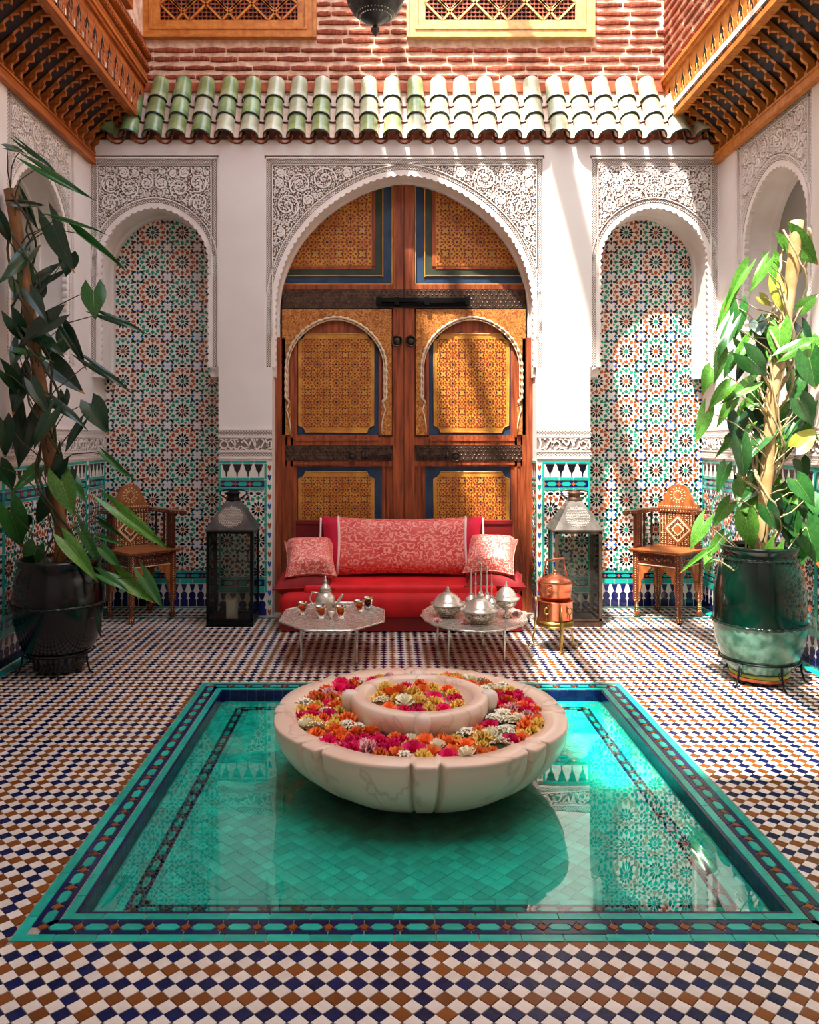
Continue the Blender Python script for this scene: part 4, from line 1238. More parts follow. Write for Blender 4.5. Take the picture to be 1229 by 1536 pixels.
def put_flower(x, y, z, k, s, where, grp, tilt=.25):
    col = KF[k]
    o = obj(KN[k], FMS[k], None, (x, y, z), (RFL.uniform(-tilt,tilt), RFL.uniform(-tilt,tilt), RFL.uniform(0,6.28)), (s, s, s*1.15))
    a = (atan2(y-FY, x-FX)+2*pi) % (2*pi); sec = ('right','far right','far side','far left','left','front left','front','front right')[int((a+pi/8)/(pi/4)) % 8]
    rr = math.hypot(x-FX, y-FY)
    if 'outer' in where: wh = 'on the %s of the outer ring, %s' % (sec, 'against the rim' if rr > .44 else ('beside the inner bowl' if rr < .375 else 'midway'))
    else: wh = 'heaped %s the small inner bowl' % ('in the middle of' if rr < .08 else 'at the %s of' % sec)
    tag(o, col[3]+' '+wh, 'flower', col[3]+'s '+wh)
pts = []
zf = .25-.034
tries = 0
while len(pts) < 168 and tries < 20000:
    tries += 1
    a = RFL.uniform(0, 2*pi); r = sqrt(RFL.uniform(.318**2, .508**2)); x, y = r*cos(a), r*sin(a)
    if all((x-p[0])**2+(y-p[1])**2 > .046**2 for p in pts): pts.append((x, y))
for (x, y) in pts:
    a = atan2(y, x); q = sin(a*3+1.3)+.5*sin(a*5)+RFL.uniform(-1.1,1.1)
    if q > .9: k = RFL.choice((0,1,1,6))
    elif q > .1: k = RFL.choice((2,2,3,3))
    elif q > -.6: k = RFL.choice((5,5,7,4,4))
    else: k = RFL.choice((0,4,2,5,3))
    put_flower(FX+x, FY+y, zf+RFL.uniform(-.003,.008), k, RFL.uniform(1.15,1.6), 'floating in the outer ring of the marble basin', 'in the outer ring')
pts = []; tries = 0
while len(pts) < 26 and tries < 20000:
    tries += 1
    a = RFL.uniform(0, 2*pi); r = sqrt(RFL.uniform(0, .195**2)); x, y = r*cos(a), r*sin(a)
    if all((x-p[0])**2+(y-p[1])**2 > .056**2 for p in pts): pts.append((x, y))
for (x, y) in pts:
    k = RFL.choice((2,2,3,0,1,4,4,5,7))
    put_flower(FX+x, FY+y, .315-.045+RFL.uniform(0,.012), k, RFL.uniform(1.1,1.55), 'heaped in the small inner bowl', 'in the inner bowl', .5)
mb = MB(); mb.lathe([(0,zt-.042),(.52,zt-.042)], 48, m=0, cap=False); build(mb, 'basin_water', ['fl_green'], basin)
# ============================================================ SOFA
SY0, SY1 = 5.79, 6.45
sofa = thing('sofa', 'low red sofa with cushioned seat and dark red backboard before the carved door', 'sofa', (.12, 6.1, 0))
def sx(v): return v-.12
mb = MB(); mb.box(sx(-.765), sx(.975), SY0+.03-6.1, SY1-.1-6.1, .008, .115); build(mb, 'plinth', ['red_dark'], sofa)
mb = MB(); mb.box(sx(-.72), sx(1.0), 6.41-6.1, 6.46-6.1, .0, .742); mb.box(sx(-.72), sx(1.0), 6.40-6.1, 6.41-6.1, .715, .742); build(mb, 'backboard', ['red_dark'], sofa)
def cushion_seat(name, m, x0, x1, y0, y1, z0, z1, bev, parent=sofa, ox=.12, oy=6.1):
    return rbox(name, m, x1-x0, y1-y0, z1-z0, bev, 4, parent, ((x0+x1)/2-ox, (y0+y1)/2-oy, (z0+z1)/2))
cushion_seat('seat_cushion', 'red_velvet', -.775, .985, SY0-.01, 6.40, .10, .285, .07)
cushion_seat('seat_mattress', 'red_seat', -.60, .80, SY0+.04, 6.38, .235, .335, .03)
def pillow_vs(w, h, t, n=14, pinch=.06, m=12):
    vs = []; 
    for side in (1, -1):
        for j in range(m+1):
            for i in range(n+1):
                u = -1+2*i/n; v = -1+2*j/m
                e = max(0, (1-u**4))*max(0, (1-v**4))
                x = u*w/2*(1-pinch*(1-abs(v)**2)*abs(u)**2); y = v*h/2*(1-pinch*2*(1-abs(u)**2)*abs(v)**2)
                vs.append((x, y, side*t/2*e**.5))
    return vs
def pillow(name, mname, w, h, t, parent, mx, i0=0, i1=None, n=14, pinch=.06, m_=12):
    vs = pillow_vs(w, h, t, n, pinch, m_); i1 = n if i1 is None else i1; mb = MB(); fs = []
    k = (n+1)*(m_+1)
    for s in (0, 1):
        for j in range(m_):
            for i in range(i0, i1):
                a = s*k+j*(n+1)+i; f = (a, a+1, a+n+2, a+n+1); fs.append(f if s == 0 else f[::-1])
    used = sorted({q for f in fs for q in f}); mp = {q: r for r, q in enumerate(used)}
    mb.add([vs[q] for q in used], [tuple(mp[q] for q in f) for f in fs], 0, True); mb.xf(mx)
    return build(mb, name, [mname], parent)
# long bolster, in a thing of its own
bol = thing('bolster_cushion', 'long pink brocade bolster with red ends and pale ribbons leaning on the sofa back', 'cushion', (.12, 6.27, .345))
MXB = Matrix.Translation((0, 0, .215))@Matrix.Rotation(radians(72), 4, 'X')
bcov = pillow('brocade_cover', 'brocade', 1.27, .47, .22, bol, MXB, 3, 25, 28, .05)
pillow('end_panel', 'magenta', 1.27, .47, .22, bol, MXB, 0, 3, 28, .05); pillow('end_panel', 'magenta', 1.27, .47, .22, bol, MXB, 25, 28, 28, .05)
for i in (3, 25):
    vs = pillow_vs(1.27, .475, .23, 28, .05, 12); mb = MB()
    pts = [MXB@Vector(vs[j*29+i]) for j in range(13)]
    mb.tube(pts, .010, 6, 0)
    build(mb, 'ribbon', ['ribbon'], bcov)
for px in (-.635, .635):
    mb = MB(); mb.tube([MXB@Vector((px, -.22+.44*j/8, .0)) for j in range(9)], .008, 6); build(mb, 'piping', ['ribbon'], bol)
def throw(px, py, d, w, h, t, mname, lab, rx, rz, grp=None, pinch=.1):
    p = at(px, py, d); th = thing('throw_pillow', lab, 'cushion', p)
    pillow('pillow_cover', mname, w, h, t, th, Matrix.Rotation(rz, 4, 'Z')@Matrix.Rotation(rx, 4, 'X'), pinch=pinch)
    mb = MB(); vs = pillow_vs(w, h, t, 14, pinch, 12); k = 15
    loop = [vs[i] for i in range(15)]+[vs[j*15+14] for j in range(1, 13)]+[vs[12*15+i] for i in range(13, -1, -1)]+[vs[j*15] for j in range(11, 0, -1)]
    mb.tube([Matrix.Rotation(rz, 4, 'Z')@Matrix.Rotation(rx, 4, 'X')@Vector(v) for v in loop], .005, 5, 0, True)
    build(mb, 'piping', [mname], th); return th
throw(465, 838, 6.04, .37, .42, .23, 'brocade_small', 'pink patterned cushion on the left arm stack of the sofa', radians(30), radians(8))
throw(737, 834, 6.04, .37, .42, .23, 'brocade_small', 'pink patterned cushion on the right arm stack of the sofa', radians(30), radians(-14))
throw(457, 874, 6.0, .44, .38, .15, 'red_deep', 'plain red cushion under the left pink cushion on the sofa', radians(4), radians(3))
throw(742, 871, 6.0, .44, .38, .15, 'red_deep', 'plain red cushion under the right pink cushion on the sofa', radians(4), radians(-5))
# ============================================================ TRAY TABLES
def tray_table(px, rx, ry, d, lab, chased, legs, pinch, zt_=.235, lip=.016):
    x = (px-PX)*d/FP; t = thing('tray_table', lab, 'table', (x, d, 0))
    def outline(k, n=96):
        out = []
        for i in range(n):
            a = 2*pi*i/n; seg = pi/8
            pol = cos(seg/1)/cos(((a+seg) % (2*seg))-seg) if pinch == 'poly' else 1-.03*abs(sin(a*10))
            if pinch == 'poly': pol = .93+.07*((pol-cos(seg))/(1-cos(seg)))
            out.append((rx*k*pol*cos(a), ry*k*pol*sin(a)))
        return out
    mb = MB(); rings = [(.0,-.001),(.84,.0),(.86,.002),(.93,lip),(1.0,lip+.002),(1.0,lip-.004),(.93,lip-.006),(.85,-.006),(0,-.006)]
    vs = []; n = 96
    for k, z in rings:
        for p in outline(max(k, .001), n): vs.append((p[0], p[1], zt_+z))
    fs = []
    for j in range(len(rings)-1):
        for i in range(n): fs.append((j*n+(i+1) % n, j*n+i, (j+1)*n+i, (j+1)*n+(i+1) % n))
    fs = [f[::-1] for f in fs]
    mb.add(vs, fs, 0, True); try_ = build(mb, 'tray', [chased], t)
    mb = MB(); mb.tube([(x*.985, y*.985, zt_+lip+.001) for x, y in outline(1.0, 96)], .0065, 6, 0, True); mb.tube([(x, y, zt_+.003) for x, y in outline(.86, 96)], .003, 5, 0, True); build(mb, 'tray_rim', ['silver'], try_)
    mb = MB(); mb.tube([(rx*.72*cos(a), ry*.72*sin(a), zt_-.014) for a in [2*pi*i/40 for i in range(40)]], .006, 6, 0, True); build(mb, 'ring_frame', ['silver'], t)
    for (a, L) in legs:
        c, s = cos(a)*rx*.76, sin(a)*ry*.5; mb = MB()
        zs = [0, .012, .03, .06, .11, .16, .19, zt_-.012]; rs = [.007, .011, .006, .005, .008, .005, .009, .006]
        mb.tube([(c, s, z) for z in zs], rs, 8)
        mb.tube([(c*1.0, s*1.0, .165), (c*.93, s*.93, .20), (c*.85, s*.85, zt_-.014)], .004, 5)
        build(mb, 'leg', ['silver'], t)
    return t
tray_table(500, .357, .45, 5.22, 'silver tray table of tea glasses in front of the left half of the sofa', 'silver_chased', [(-2.35,1),(-.95,1),(1.3,1),(2.5,1)], 'poly')
tray_table(711, .345, .45, 5.22, 'round silver tray table crowded with lidded tureens before the right of the sofa', 'silver_chased', [(-2.3,1),(-.85,1),(1.25,1),(2.6,1)], 'scal')
ZTR = .2355
def onf(px, py): d = (CH-ZTR)*FP/(py-PY); return Vector(((px-PX)*d/FP, d, ZTR))
p = onf(488, 921); tp = thing('teapot', 'silver teapot with pointed lid standing on the left tray', 'teapot', p)
mb = MB(); mb.lathe([(.028,0),(.034,.004),(.026,.014),(.040,.030),(.052,.055),(.050,.080),(.034,.100),(.026,.108),(.032,.113),(.030,.116)], 28); build(mb, 'body', ['silver'], tp); tp.scale = (1.3,1.3,1.38)
mb = MB(); mb.lathe([(.031,.116),(.027,.130),(.012,.142),(.008,.150),(.012,.156),(.005,.164),(.004,.180),(0,.186)], 20); build(mb, 'lid', ['silver'], tp)
mb = MB(); mb.tube([(.042,-.02,.045),(.065,-.04,.055),(.078,-.05,.085),(.092,-.06,.105)], [.013,.010,.007,.005], 8); build(mb, 'spout', ['silver'], tp)
mb = MB(); mb.tube([(-.034,.01,.098),(-.07,.02,.10),(-.082,.025,.07),(-.066,.02,.042),(-.046,.01,.04)], .0045, 8); build(mb, 'handle', ['silver'], tp)
for nn, (px, py, g, lb) in enumerate(((454, 921, 'amber_glass', 'amber tea glass left of the silver teapot'), (482, 927, 'amber_glass', 'amber tea glass in front of the silver teapot'),
        (511, 927, 'amber_glass', 'amber tea glass right in front of the teapot beside the small cup'), (539, 918, 'amber_glass', 'amber tea glass second from the right edge of the left tray'), (552, 913, 'red_glass', 'dark red tea glass at the right edge of the left tray'))):
    p = onf(px, py); t = thing('tea_glass', lb, 'glass', p, 0, 'tea glasses on the left tray' if nn < 0 else None)
    mb = MB(); mb.lathe([(0,.004),(.0235,.004),(.027,.06),(.0285,.06),(.0250,0),(0,0)], 24, cap=False); build(mb, 'glass_body', [g], t)
    mb = MB(); mb.lathe([(.0288,.052),(.0288,.060),(.0270,.0605)], 24, cap=False); mb.lathe([(.0246,.026),(.0256,.034)], 24, cap=False); build(mb, 'gilt_band', ['brass'], t); t.scale = (1.25,1.25,1.3)
p = onf(497, 928); t = thing('small_cup', 'tiny silver cup in front of the teapot', 'cup', p)
mb = MB(); mb.lathe([(.014,0),(.010,.006),(.006,.014),(.016,.022),(.021,.036),(.022,.05),(.020,.05)], 18); build(mb, 'cup_body', ['silver'], t)
def tureen(px, py, s, ped, lab):
    p = onf(px, py); t = thing('tureen', lab, 'dish', p)
    mb = MB(); z = .0
    if ped: mb.lathe([(.034*s,0),(.030*s,.006),(.010*s,.018),(.010*s,.04),(.035*s,.052),(.062*s,.070),(.070*s,.092),(.066*s,.100)], 28); z = .10
    else:
        mb.lathe([(.038*s,.004),(.045*s,.008),(.075*s,.030),(.084*s,.055),(.078*s,.066)], 32)
        mb.lathe([(.04*s,0),(.046*s,.003),(.04*s,.008)], 28); z = .066
    build(mb, 'bowl', ['silver_chased'], t); t.scale = (1.2, 1.2, 1.2)
    k = s*(.95 if ped else 1.12)
    mb = MB(); mb.lathe([(.078*k,z-.006),(.088*k,z+.002),(.088*k,z+.005),(.074*k,z+.007),(.071*k,z+.018),(.062*k,z+.030),(.058*k,z+.033),(.050*k,z+.045),(.036*k,z+.055),(.030*k,z+.058),(.020*k,z+.064),(.012*k,z+.066)], 32, rf=lambda a, r, zz: 1+(.02*sin(a*12) if r > .08*k else 0)); ld = build(mb, 'lid', ['silver'], t)
    mb = MB(); mb.lathe([(.012*k,z+.064),(.014*k,z+.072),(.006*k,z+.078),(.009*k,z+.084),(.004*k,z+.092),(0,z+.098)], 14); build(mb, 'knob', ['silver'], ld)
tureen(672, 924, .95, False, 'lidded silver tureen at the left of the crowded tray')
tureen(720, 934, 1.02, False, 'largest lidded silver tureen at the front of the crowded tray')
tureen(760, 926, .85, True, 'footed silver tureen at the right of the crowded tray')
for k, (px, py, h, w_) in enumerate(((707,913,.26,'leftmost'),(714,918,.25,'front left'),(722,910,.29,'loop-topped middle'),(731,912,.27,'right rear'),(738,918,.24,'rightmost'))):
    p = onf(px, py); t = thing('rosewater_sprinkler', 'slender silver rosewater sprinkler, %s of the five behind the front tureen' % w_, 'bottle', p)
    mb = MB(); mb.lathe([(.022,0),(.018,.008),(.012,.016),(.028,.034),(.033,.052),(.026,.072),(.012,.084),(.009,.092)], 20); build(mb, 'body', ['silver'], t)
    mb = MB(); mb.lathe([(.009,.09),(.011,.098),(.0045,.11),(.0035,h*.7),(.008,h*.73),(.0035,h*.76),(.0025,h*.95),(.006,h*.97),(.001,h)], 10)
    if k == 2: mb.tube([(.014*cos(a), 0, h+.016+.02*sin(a)) for a in [2*pi*i/14 for i in range(14)]], .0025, 5, 0, True)
    build(mb, 'neck', ['silver'], t); t.scale = (1.35,1.35,1.05)
for k, (px, py, lb) in enumerate(((657,932,'pink blossom on the tray beside the left tureen'), (697,935,'pink blossom on the tray between the left and front tureens'), (775,922,'pink blossom at the right rim of the crowded tray'))):
    p = onf(px, py); o = obj('carnation', FMS[6], None, p, (0,0,k), (.9,.9,.9)); tag(o, lb, 'flower')
# ============================================================ COPPER COUSCOUS POT ON STAND
cx, cy = (833-PX)*5.36/FP, 5.36
st = thing('brass_stand', 'brass ring stand with three curled legs under the copper pots', 'stand', (cx, cy, 0))
for k, a in enumerate((-1.45, .45, 2.75)):
    c, s = cos(a), sin(a); r = .125; mb = MB()
    if k == 0:
        mb.tube([(c*r*1.0, s*r*1.0, z) for z in (0,.03,.1,.2,.30)], [.010,.010,.012,.009,.006], 8)
    else:
        mb.tube([(c*r, s*r, .34), (c*r*1.03, s*r*1.03, .24), (c*r*1.1, s*r*1.1, .10), (c*r*1.22, s*r*1.22, .05), (c*r*1.1, s*r*1.1, .018), (c*r*1.32, s*r*1.32, .006), (c*r*1.5, s*r*1.5, .02), (c*r*1.48, s*r*1.48, .04)], .006, 6)
    build(mb, 'leg', ['brass'], st)
mb = MB(); mb.tube([(.118*cos(a), .118*sin(a), .165) for a in [2*pi*i/36 for i in range(36)]], .007, 6, 0, True)
mb.lathe([(.118,.165),(.118,.20),(.121,.20),(.121,.165)], 36, cap=False); mb.box(-.115,.115,-.006,.006,.158,.166); mb.box(-.006,.006,-.115,.115,.158,.166); build(mb, 'ring', ['brass'], st)
lp = thing('copper_pot', 'wide copper brazier pot resting in the brass stand', 'pot', (cx, cy, .167))
mb = MB(); mb.lathe([(0,0),(.108,0),(.113,.01),(.115,.15),(.120,.158),(.122,.162),(.117,.162),(.112,.155),(.110,.02),(0,.012)], 40, cap=False); build(mb, 'body', ['copper'], lp)
for s in (-1, 1):
    mb = MB(); mb.tube([(s*.075+.018*cos(a)*.8, -.096-.006, .105+.022*sin(a)) for a in [2*pi*i/16 for i in range(16)]], .004, 6, 0, True)
    mb.tube([(s*.075, -.094, .09), (s*.075, -.097, .045)], .004, 6); build(mb, 'handle', ['brass'], lp)
up = thing('copper_kettle', 'smaller round copper pot with domed lid and hoop handle on top of the brazier', 'pot', (cx, cy, .335))
mb = MB(); mb.lathe([(0,-.02),(.070,-.02),(.086,0),(.098,.05),(.101,.090),(.104,.093),(.104,.097),(.096,.098)], 36); build(mb, 'body', ['copper'], up)
mb = MB(); mb.lathe([(.101,.097),(.094,.112),(.062,.126),(.050,.132),(.030,.142),(.012,.148),(.010,.156),(.014,.162),(0,.170)], 32); build(mb, 'lid', ['copper'], up)
mb = MB(); mb.tube([(-.07,0,.125),(-.055,0,.20),(-.052,0,.225),(.052,0,.235),(.055,0,.205),(.07,0,.125)], [.005,.005,.007,.007,.005,.005], 6); build(mb, 'handle', ['copper'], up)
mb = MB(); mb.tube([(-.05,-.085,.05),(-.05,-.095,.07),(-.04,-.1,.085)], .006, 6); mb.tube([(-.055+.012*cos(a), -.088, .062+.012*sin(a)) for a in [2*pi*i/12 for i in range(12)]], .003, 5, 0, True); build(mb, 'spigot', ['copper'], up); up.scale = (1.12,1.12,1.12)
# ============================================================ LANTERNS
def lantern(px, py, lab, top, frame, lighted):
    d = 6.125; x = (px-PX)*d/FP; t = thing('floor_lantern', lab, 'lantern', (x, d, 0)); W = .172; H = .705; b = .012
    mb = MB(); mb.box(-W,W,-W*.85,W*.85,0,.035); mb.box(-W+.01,W-.01,-W*.85+.01,W*.85-.01,.035,.042)
    base = build(mb, 'base', [frame], t)
    dy = W*.85
    mb = MB()
    for sx_ in (-1, 1):
        for sy_ in (-1, 1):
            a, b_ = sorted((sx_*W, sx_*(W-.022))); c, e = sorted((sy_*dy, sy_*(dy-.022))); mb.box(a, b_, c, e, .035, H)
    for s in (-1, 1):
        for z in (.042, H-.018):
            c, e = sorted((s*dy, s*(dy-.014))); mb.box(-W, W, c, e, z, z+.018)
            a, b_ = sorted((s*W, s*(W-.014))); mb.box(a, b_, -dy, dy, z, z+.018)
    build(mb, 'frame', [frame], t)
    for (x0, x1, y0, y1) in ((-W+.022, W-.022, -dy+.006, -dy+.009), (-W+.022, W-.022, dy-.009, dy-.006), (-W+.006, -W+.009, -dy+.022, dy-.022), (W-.009, W-.006, -dy+.022, dy-.022)):
        mb = MB(); mb.box(x0, x1, y0, y1, .06, H-.02); build(mb, 'glass_pane', ['pane_glass'], t)
    # pyramid roof with pierced roundels
    mb = MB(); e = W+.008; q = .05; zt0, zt1 = H, H+.215
    mb.add([(-e,-e*.86,zt0),(e,-e*.86,zt0),(e,e*.86,zt0),(-e,e*.86,zt0),(-e,-e*.86,zt0+.012),(e,-e*.86,zt0+.012),(e,e*.86,zt0+.012),(-e,e*.86,zt0+.012),(-q,-q,zt1),(q,-q,zt1),(q,q,zt1),(-q,q,zt1)],
           [(0,1,5,4),(1,2,6,5),(2,3,7,6),(3,0,4,7),(4,5,9,8),(5,6,10,9),(6,7,11,10),(7,4,8,11),(8,9,10,11)])
    rf = build(mb, 'lantern_roof', [top], t)
    n0 = Vector((0, -(zt1-zt0), -(e*.86-q))); 
    mb = MB(); a = Vector((0,-e*.86,zt0+.012)); b2 = Vector((0,-q,zt1)); v = (b2-a); L = v.length; v = v/L; nn = Vector((0,-v.z,v.y)) 
    F_ = Fr(a, (1,0,0), v, Vector((1,0,0)).cross(v)); RL = random.Random(4)
    for i in range(-9, 10):
        for j in range(-9, 10):
            u, w_ = i*.0125+(.006 if j % 2 else 0), j*.0125
            if math.hypot(u, w_) < .092*(1-.2*max(0, w_/.085)):
                mb.prism(F_, blob(u, L*.48+w_, .0055, .0038, RL.uniform(0,3), 5), .0, .005, 0)
    o = build(mb, 'pierced_roundel', ['silver'], rf); o['kind'] = 'stuff'
    mb = MB(); mb.lathe([(.052,zt1-.004),(.056,zt1+.01),(.046,zt1+.025),(.044,zt1+.05),(.058,zt1+.056),(.05,zt1+.066),(.02,zt1+.078),(.006,zt1+.086)], 20); build(mb, 'cap', [frame], rf)
    mb = MB()
    mb.tube([(-.055,0,zt1+.02),(-.095,0,zt1+.045),(-.10,0,zt1+.07),(-.06,0,zt1+.083),(.06,0,zt1+.083),(.10,0,zt1+.07),(.095,0,zt1+.045),(.055,0,zt1+.02)], .006, 6); build(mb, 'handle', [frame], t)
    return t, x, d
t, x, d = lantern(350, 938, 'black iron and glass floor lantern with pierced roof left of the door, a candle inside', 'tin_dark', 'black_iron', True)
cd = thing('candle', 'thick white candle inside the left black lantern', 'candle', (x+.0, d-.05, .042))
mb = MB(); mb.lathe([(.042,0),(.043,.004),(.043,.145),(.040,.150),(.030,.146),(0,.144)], 28); build(mb, 'wax', ['candle'], cd)
mb = MB(); mb.tube([(0,0,.143),(.002,0,.158)], .0015, 5); build(mb, 'wick', ['black_iron'], cd)
lantern(862, 938, 'rust-framed floor lantern with a bright silvery pierced roof right of the door', 'tin_bright', 'rust_tin', False)
# hanging lantern over the courtyard
hd = 3.6; hp = at(563, 55, hd)
hl = thing('hanging_lantern', 'dark pierced metal lantern bowl hanging at the very top of the view', 'lantern', (hp.x, hp.y, hp.z))
def pierce(a, r, z): return 1+.012*sin(a*26)*sin(z*260)
mb = MB(); mb.lathe([(0,0),(.006,.006),(.018,.022),(.020,.034),(.010,.044),(.012,.056),(.05,.075),(.095,.105),(.122,.145),(.130,.185),(.130,.20)], 96, rf=pierce); build(mb, 'bowl', ['tin_dark'], hl)
mb = MB(); RH = random.Random(2)
for j in range(9):
    z = .085+j*.0125; f = j/8; r = .068+.060*sin(f*pi/2)
    n = 34
    for i in range(n):
        a = 2*pi*(i+.5*(j % 2))/n; c = Vector((cos(a), sin(a), -.5*(1-f))).normalized()
        F_ = Fr((r*cos(a)*1.012, r*sin(a)*1.012, z), (-sin(a), cos(a), 0), Vector((-sin(a), cos(a), 0)).cross(-c)*-1, c)
        mb.prism(F_, blob(0,0,.004,.003,RH.uniform(0,3),5), -.001, .003, 0)
o = build(mb, 'piercings', ['silver'], hl); o['kind'] = 'stuff'
mb = MB(); mb.lathe([(.13,.20),(.138,.21),(.13,.22),(.12,.32),(.06,.42),(.03,.46),(.01,.48)], 48); build(mb, 'dome', ['tin_dark'], hl)
mb = MB()
for k in range(60):
    z = .48+k*.065
    if hp.z+z > 6.98: break
    mb.tube([(.012*cos(a)*(1 if k % 2 else 0), .012*cos(a)*(0 if k % 2 else 1), z+.035+.04*sin(a)) for a in [2*pi*i/8 for i in range(8)]], .003, 4, 0, True)
mb.tube([(0,0,7.0-hp.z-.01),(0,0,7.12-hp.z)], .008, 6); mb.box(-.02,.02,-.02,.02,7.08-hp.z,7.30-hp.z)
mb.box(XUL-.2-hp.x, XUR+.2-hp.x, -.03, .03, 7.20-hp.z, 7.26-hp.z)
build(mb, 'chain', ['black_iron'], hl)
# ============================================================ CORNER CHAIRS
def corner_chair(cx, cy, mir, lab):
    t = thing('corner_chair', lab, 'chair', (cx, cy, 0))
    # local frame: e1 towards the left foot, e2 towards the right foot from the front foot (front points at the camera)
    A = .262    # half diagonal
    F, Lf, B, Rt = Vector((0,-A,0)), Vector((-A,0,0)), Vector((0,A,0)), Vector((A,0,0))
    if mir: Lf, Rt = Vector((A,0,0)), Vector((-A,0,0))
    zs = .535
    def side(p, q):       # Fr along p->q, normal outwards
        u = (q-p).normalized(); n = Vector((u.y, -u.x, 0)); c = (p+q)/2
        if n.dot(c) < 0: n = -n
        U = u; 
        if U.cross(Vector((0,0,1))).dot(n) < 0: return Fr(q, -u, (0,0,1), n), (q-p).length
        return Fr(p, u, (0,0,1), n), (q-p).length
    for k, P_ in enumerate((F, Lf, B, Rt)):
        mb = MB(); x, y = P_.x*.93, P_.y*.93
        mb.lathe([(.016,0),(.024,.01),(.026,.035),(.016,.052),(.014,.065),(.020,.075),(.015,.09),(.015,.115),(.022,.125),(.024,.14)], 14, (x, y, 0), 0)
        s0 = len(mb.v); mb.box(-.021,.021,-.021,.021,.135,zs-.02, 0); mb.xf(Matrix.Translation((x,y,0))@Matrix.Rotation(pi/4,4,'Z'), s0)
        for q in range(20):
            for s in (-1, 1):
                nx, ny = s*sin(pi/4), -cos(pi/4); 
                F_ = Fr((x+nx*.021, y+ny*.021, 0), (cos(pi/4), s*sin(pi/4), 0), (0,0,1), (nx, ny, 0)); mb.prism(F_, blob(0, .155+q*.018, .004, .004, 0, 4), 0, .001, 1)
        build(mb, 'leg', ['chair_wood','inlay'], t)
    for (p, q) in ((Lf,F), (F,Rt), (Rt,B), (B,Lf)):
        fr, L = side(p*.93, q*.93); mb = MB()
        mb.fbox(fr, .02, L-.02, zs-.115, zs-.018, -.012, .008, 0); mb.fbox(fr, .035, L-.035, zs-.100, zs-.035, .008, .011, 1)
        mb.fbox(fr, .02, L-.02, zs-.119, zs-.113, .0, .011, 2); mb.fbox(fr, .02, L-.02, zs-.024, zs-.018, .0, .011, 2)
        for i in range(10): leafp(mb, fr, .045+i*(L-.09)/10, zs-.068, .5*(-1)**i, .03, .018, .011, .007, 0)
        ap = build(mb, 'apron', ['chair_wood','chair_dark','inlay'], t)
        for s in (0, 1):
            u0 = .02 if s == 0 else L-.02; d_ = 1 if s == 0 else -1; mb = MB()
            pts = [(u0,zs-.115),(u0,zs-.34),(u0+d_*.012,zs-.33),(u0+d_*.020,zs-.28),(u0+d_*.016,zs-.25),(u0+d_*.038,zs-.225),(u0+d_*.040,zs-.19),(u0+d_*.075,zs-.175),(u0+d_*.085,zs-.15),(u0+d_*.10,zs-.14),(u0+d_*.105,zs-.115)]
            if d_ > 0: pts = pts[::1]
            else: pts = pts[::-1]
            mb.prism(fr, pts, -.010, .006, 0, True); build(mb, 'spandrel', ['chair_plain'], ap)
    k = 1.17; mb = MB()
    order = (F, Rt, B, Lf) if not mir else (F, Lf, B, Rt)
    pts = [(p.x*k, p.y*k) for p in order]
    pts[0] = (0, -A*1.12)
    mb.prism(FF, pts, zs-.018, zs, 0, True)
    pts2 = [(x*1.02, y*1.02) for x, y in pts]; mb.prism(FF, pts2, zs-.012, zs-.006, 1, True)
    build(mb, 'seat', ['chair_plain','chair_wood'], t)
    # the back stands on the B-Rt side, the arms on B-Lf and Rt-F
    zb = zs+.27
    fr, L = side(B*1.02, Rt*1.02); mb = MB(); a, b = .03, L-.03
    mb.fbox(fr, a, b, zs, zb, -.012, .006, 0); 
    frb = Fr(fr.p(0,0,-.012), -fr.U, fr.V, -fr.N)     # face towards the seat
    def fc(u): return -u
    m_ = (a+b)/2; zc = (zs+zb)/2
    for rr, mi, h in ((.125, 1, .004), (.105, 2, .006), (.085, 0, .008), (.055, 2, .010), (.04, 1, .012)):
        mb.prism(frb, [(fc(m_)-rr,zc),(fc(m_),zc-rr),(fc(m_)+rr,zc),(fc(m_),zc+rr)], 0, h, mi)
    for i in range(9):
        for j in range(7):
            u = a+.02+i*(b-a-.04)/8; z = zs+.02+j*(zb-zs-.04)/6
            if abs(u-m_)+abs(z-zc) > .14: mb.prism(frb, blob(fc(u), z, .006,.006,0,4), 0, .002, 2)
    build(mb, 'back_panel', ['chair_wood','chair_plain','inlay'], t)
    mb = MB(); cr = [(-.17,0),(.17,0),(.165,.035),(.13,.045),(.115,.09),(.095,.12),(.085,.155),(.05,.185),(0,.195),(-.05,.185),(-.085,.155),(-.095,.12),(-.115,.09),(-.13,.045),(-.165,.035)]
    mb.prism(frb, [(fc(m_)+x, zb+.03+y) for x, y in cr], -.02, .004, 0, True)
    for i in range(14):
        a_ = 2*pi*i/14
        for q in (.058, .035): mb.prism(frb, blob(fc(m_)+q*cos(a_), zb+.03+.105+q*sin(a_), .008,.005,a_,5), .004, .006, 1)
    for i in range(16): mb.prism(frb, blob(fc(m_)-.15+i*.02, zb+.045, .006,.006,0,4), .004, .006, 1)
    build(mb, 'crest', ['chair_plain','inlay'], t)
    # rail: wide flat board round three sides, flaring at the arm ends
    mb = MB(); w_ = .045
    sg = -1 if mir else 1
    def off(p, k): return (p.x*k, p.y*k)
    dirL = (Lf-B).normalized(); dirR = (F-Rt).normalized()
    Lend = Lf*1.05+dirL*.10; Rend = Rt*1.05+dirR*.16
    outer = [off(Rend, 1.0), off(Rt, 1.30), off(B, 1.22), off(Lf, 1.30), (Lend.x*1.10, Lend.y*1.1-.02)]
    inner = [(Lend.x*.92, Lend.y+.03), off(Lf, .93), off(B, .88), off(Rt, .93), (Rend.x*.86, Rend.y+.01)]
    pts = outer+inner
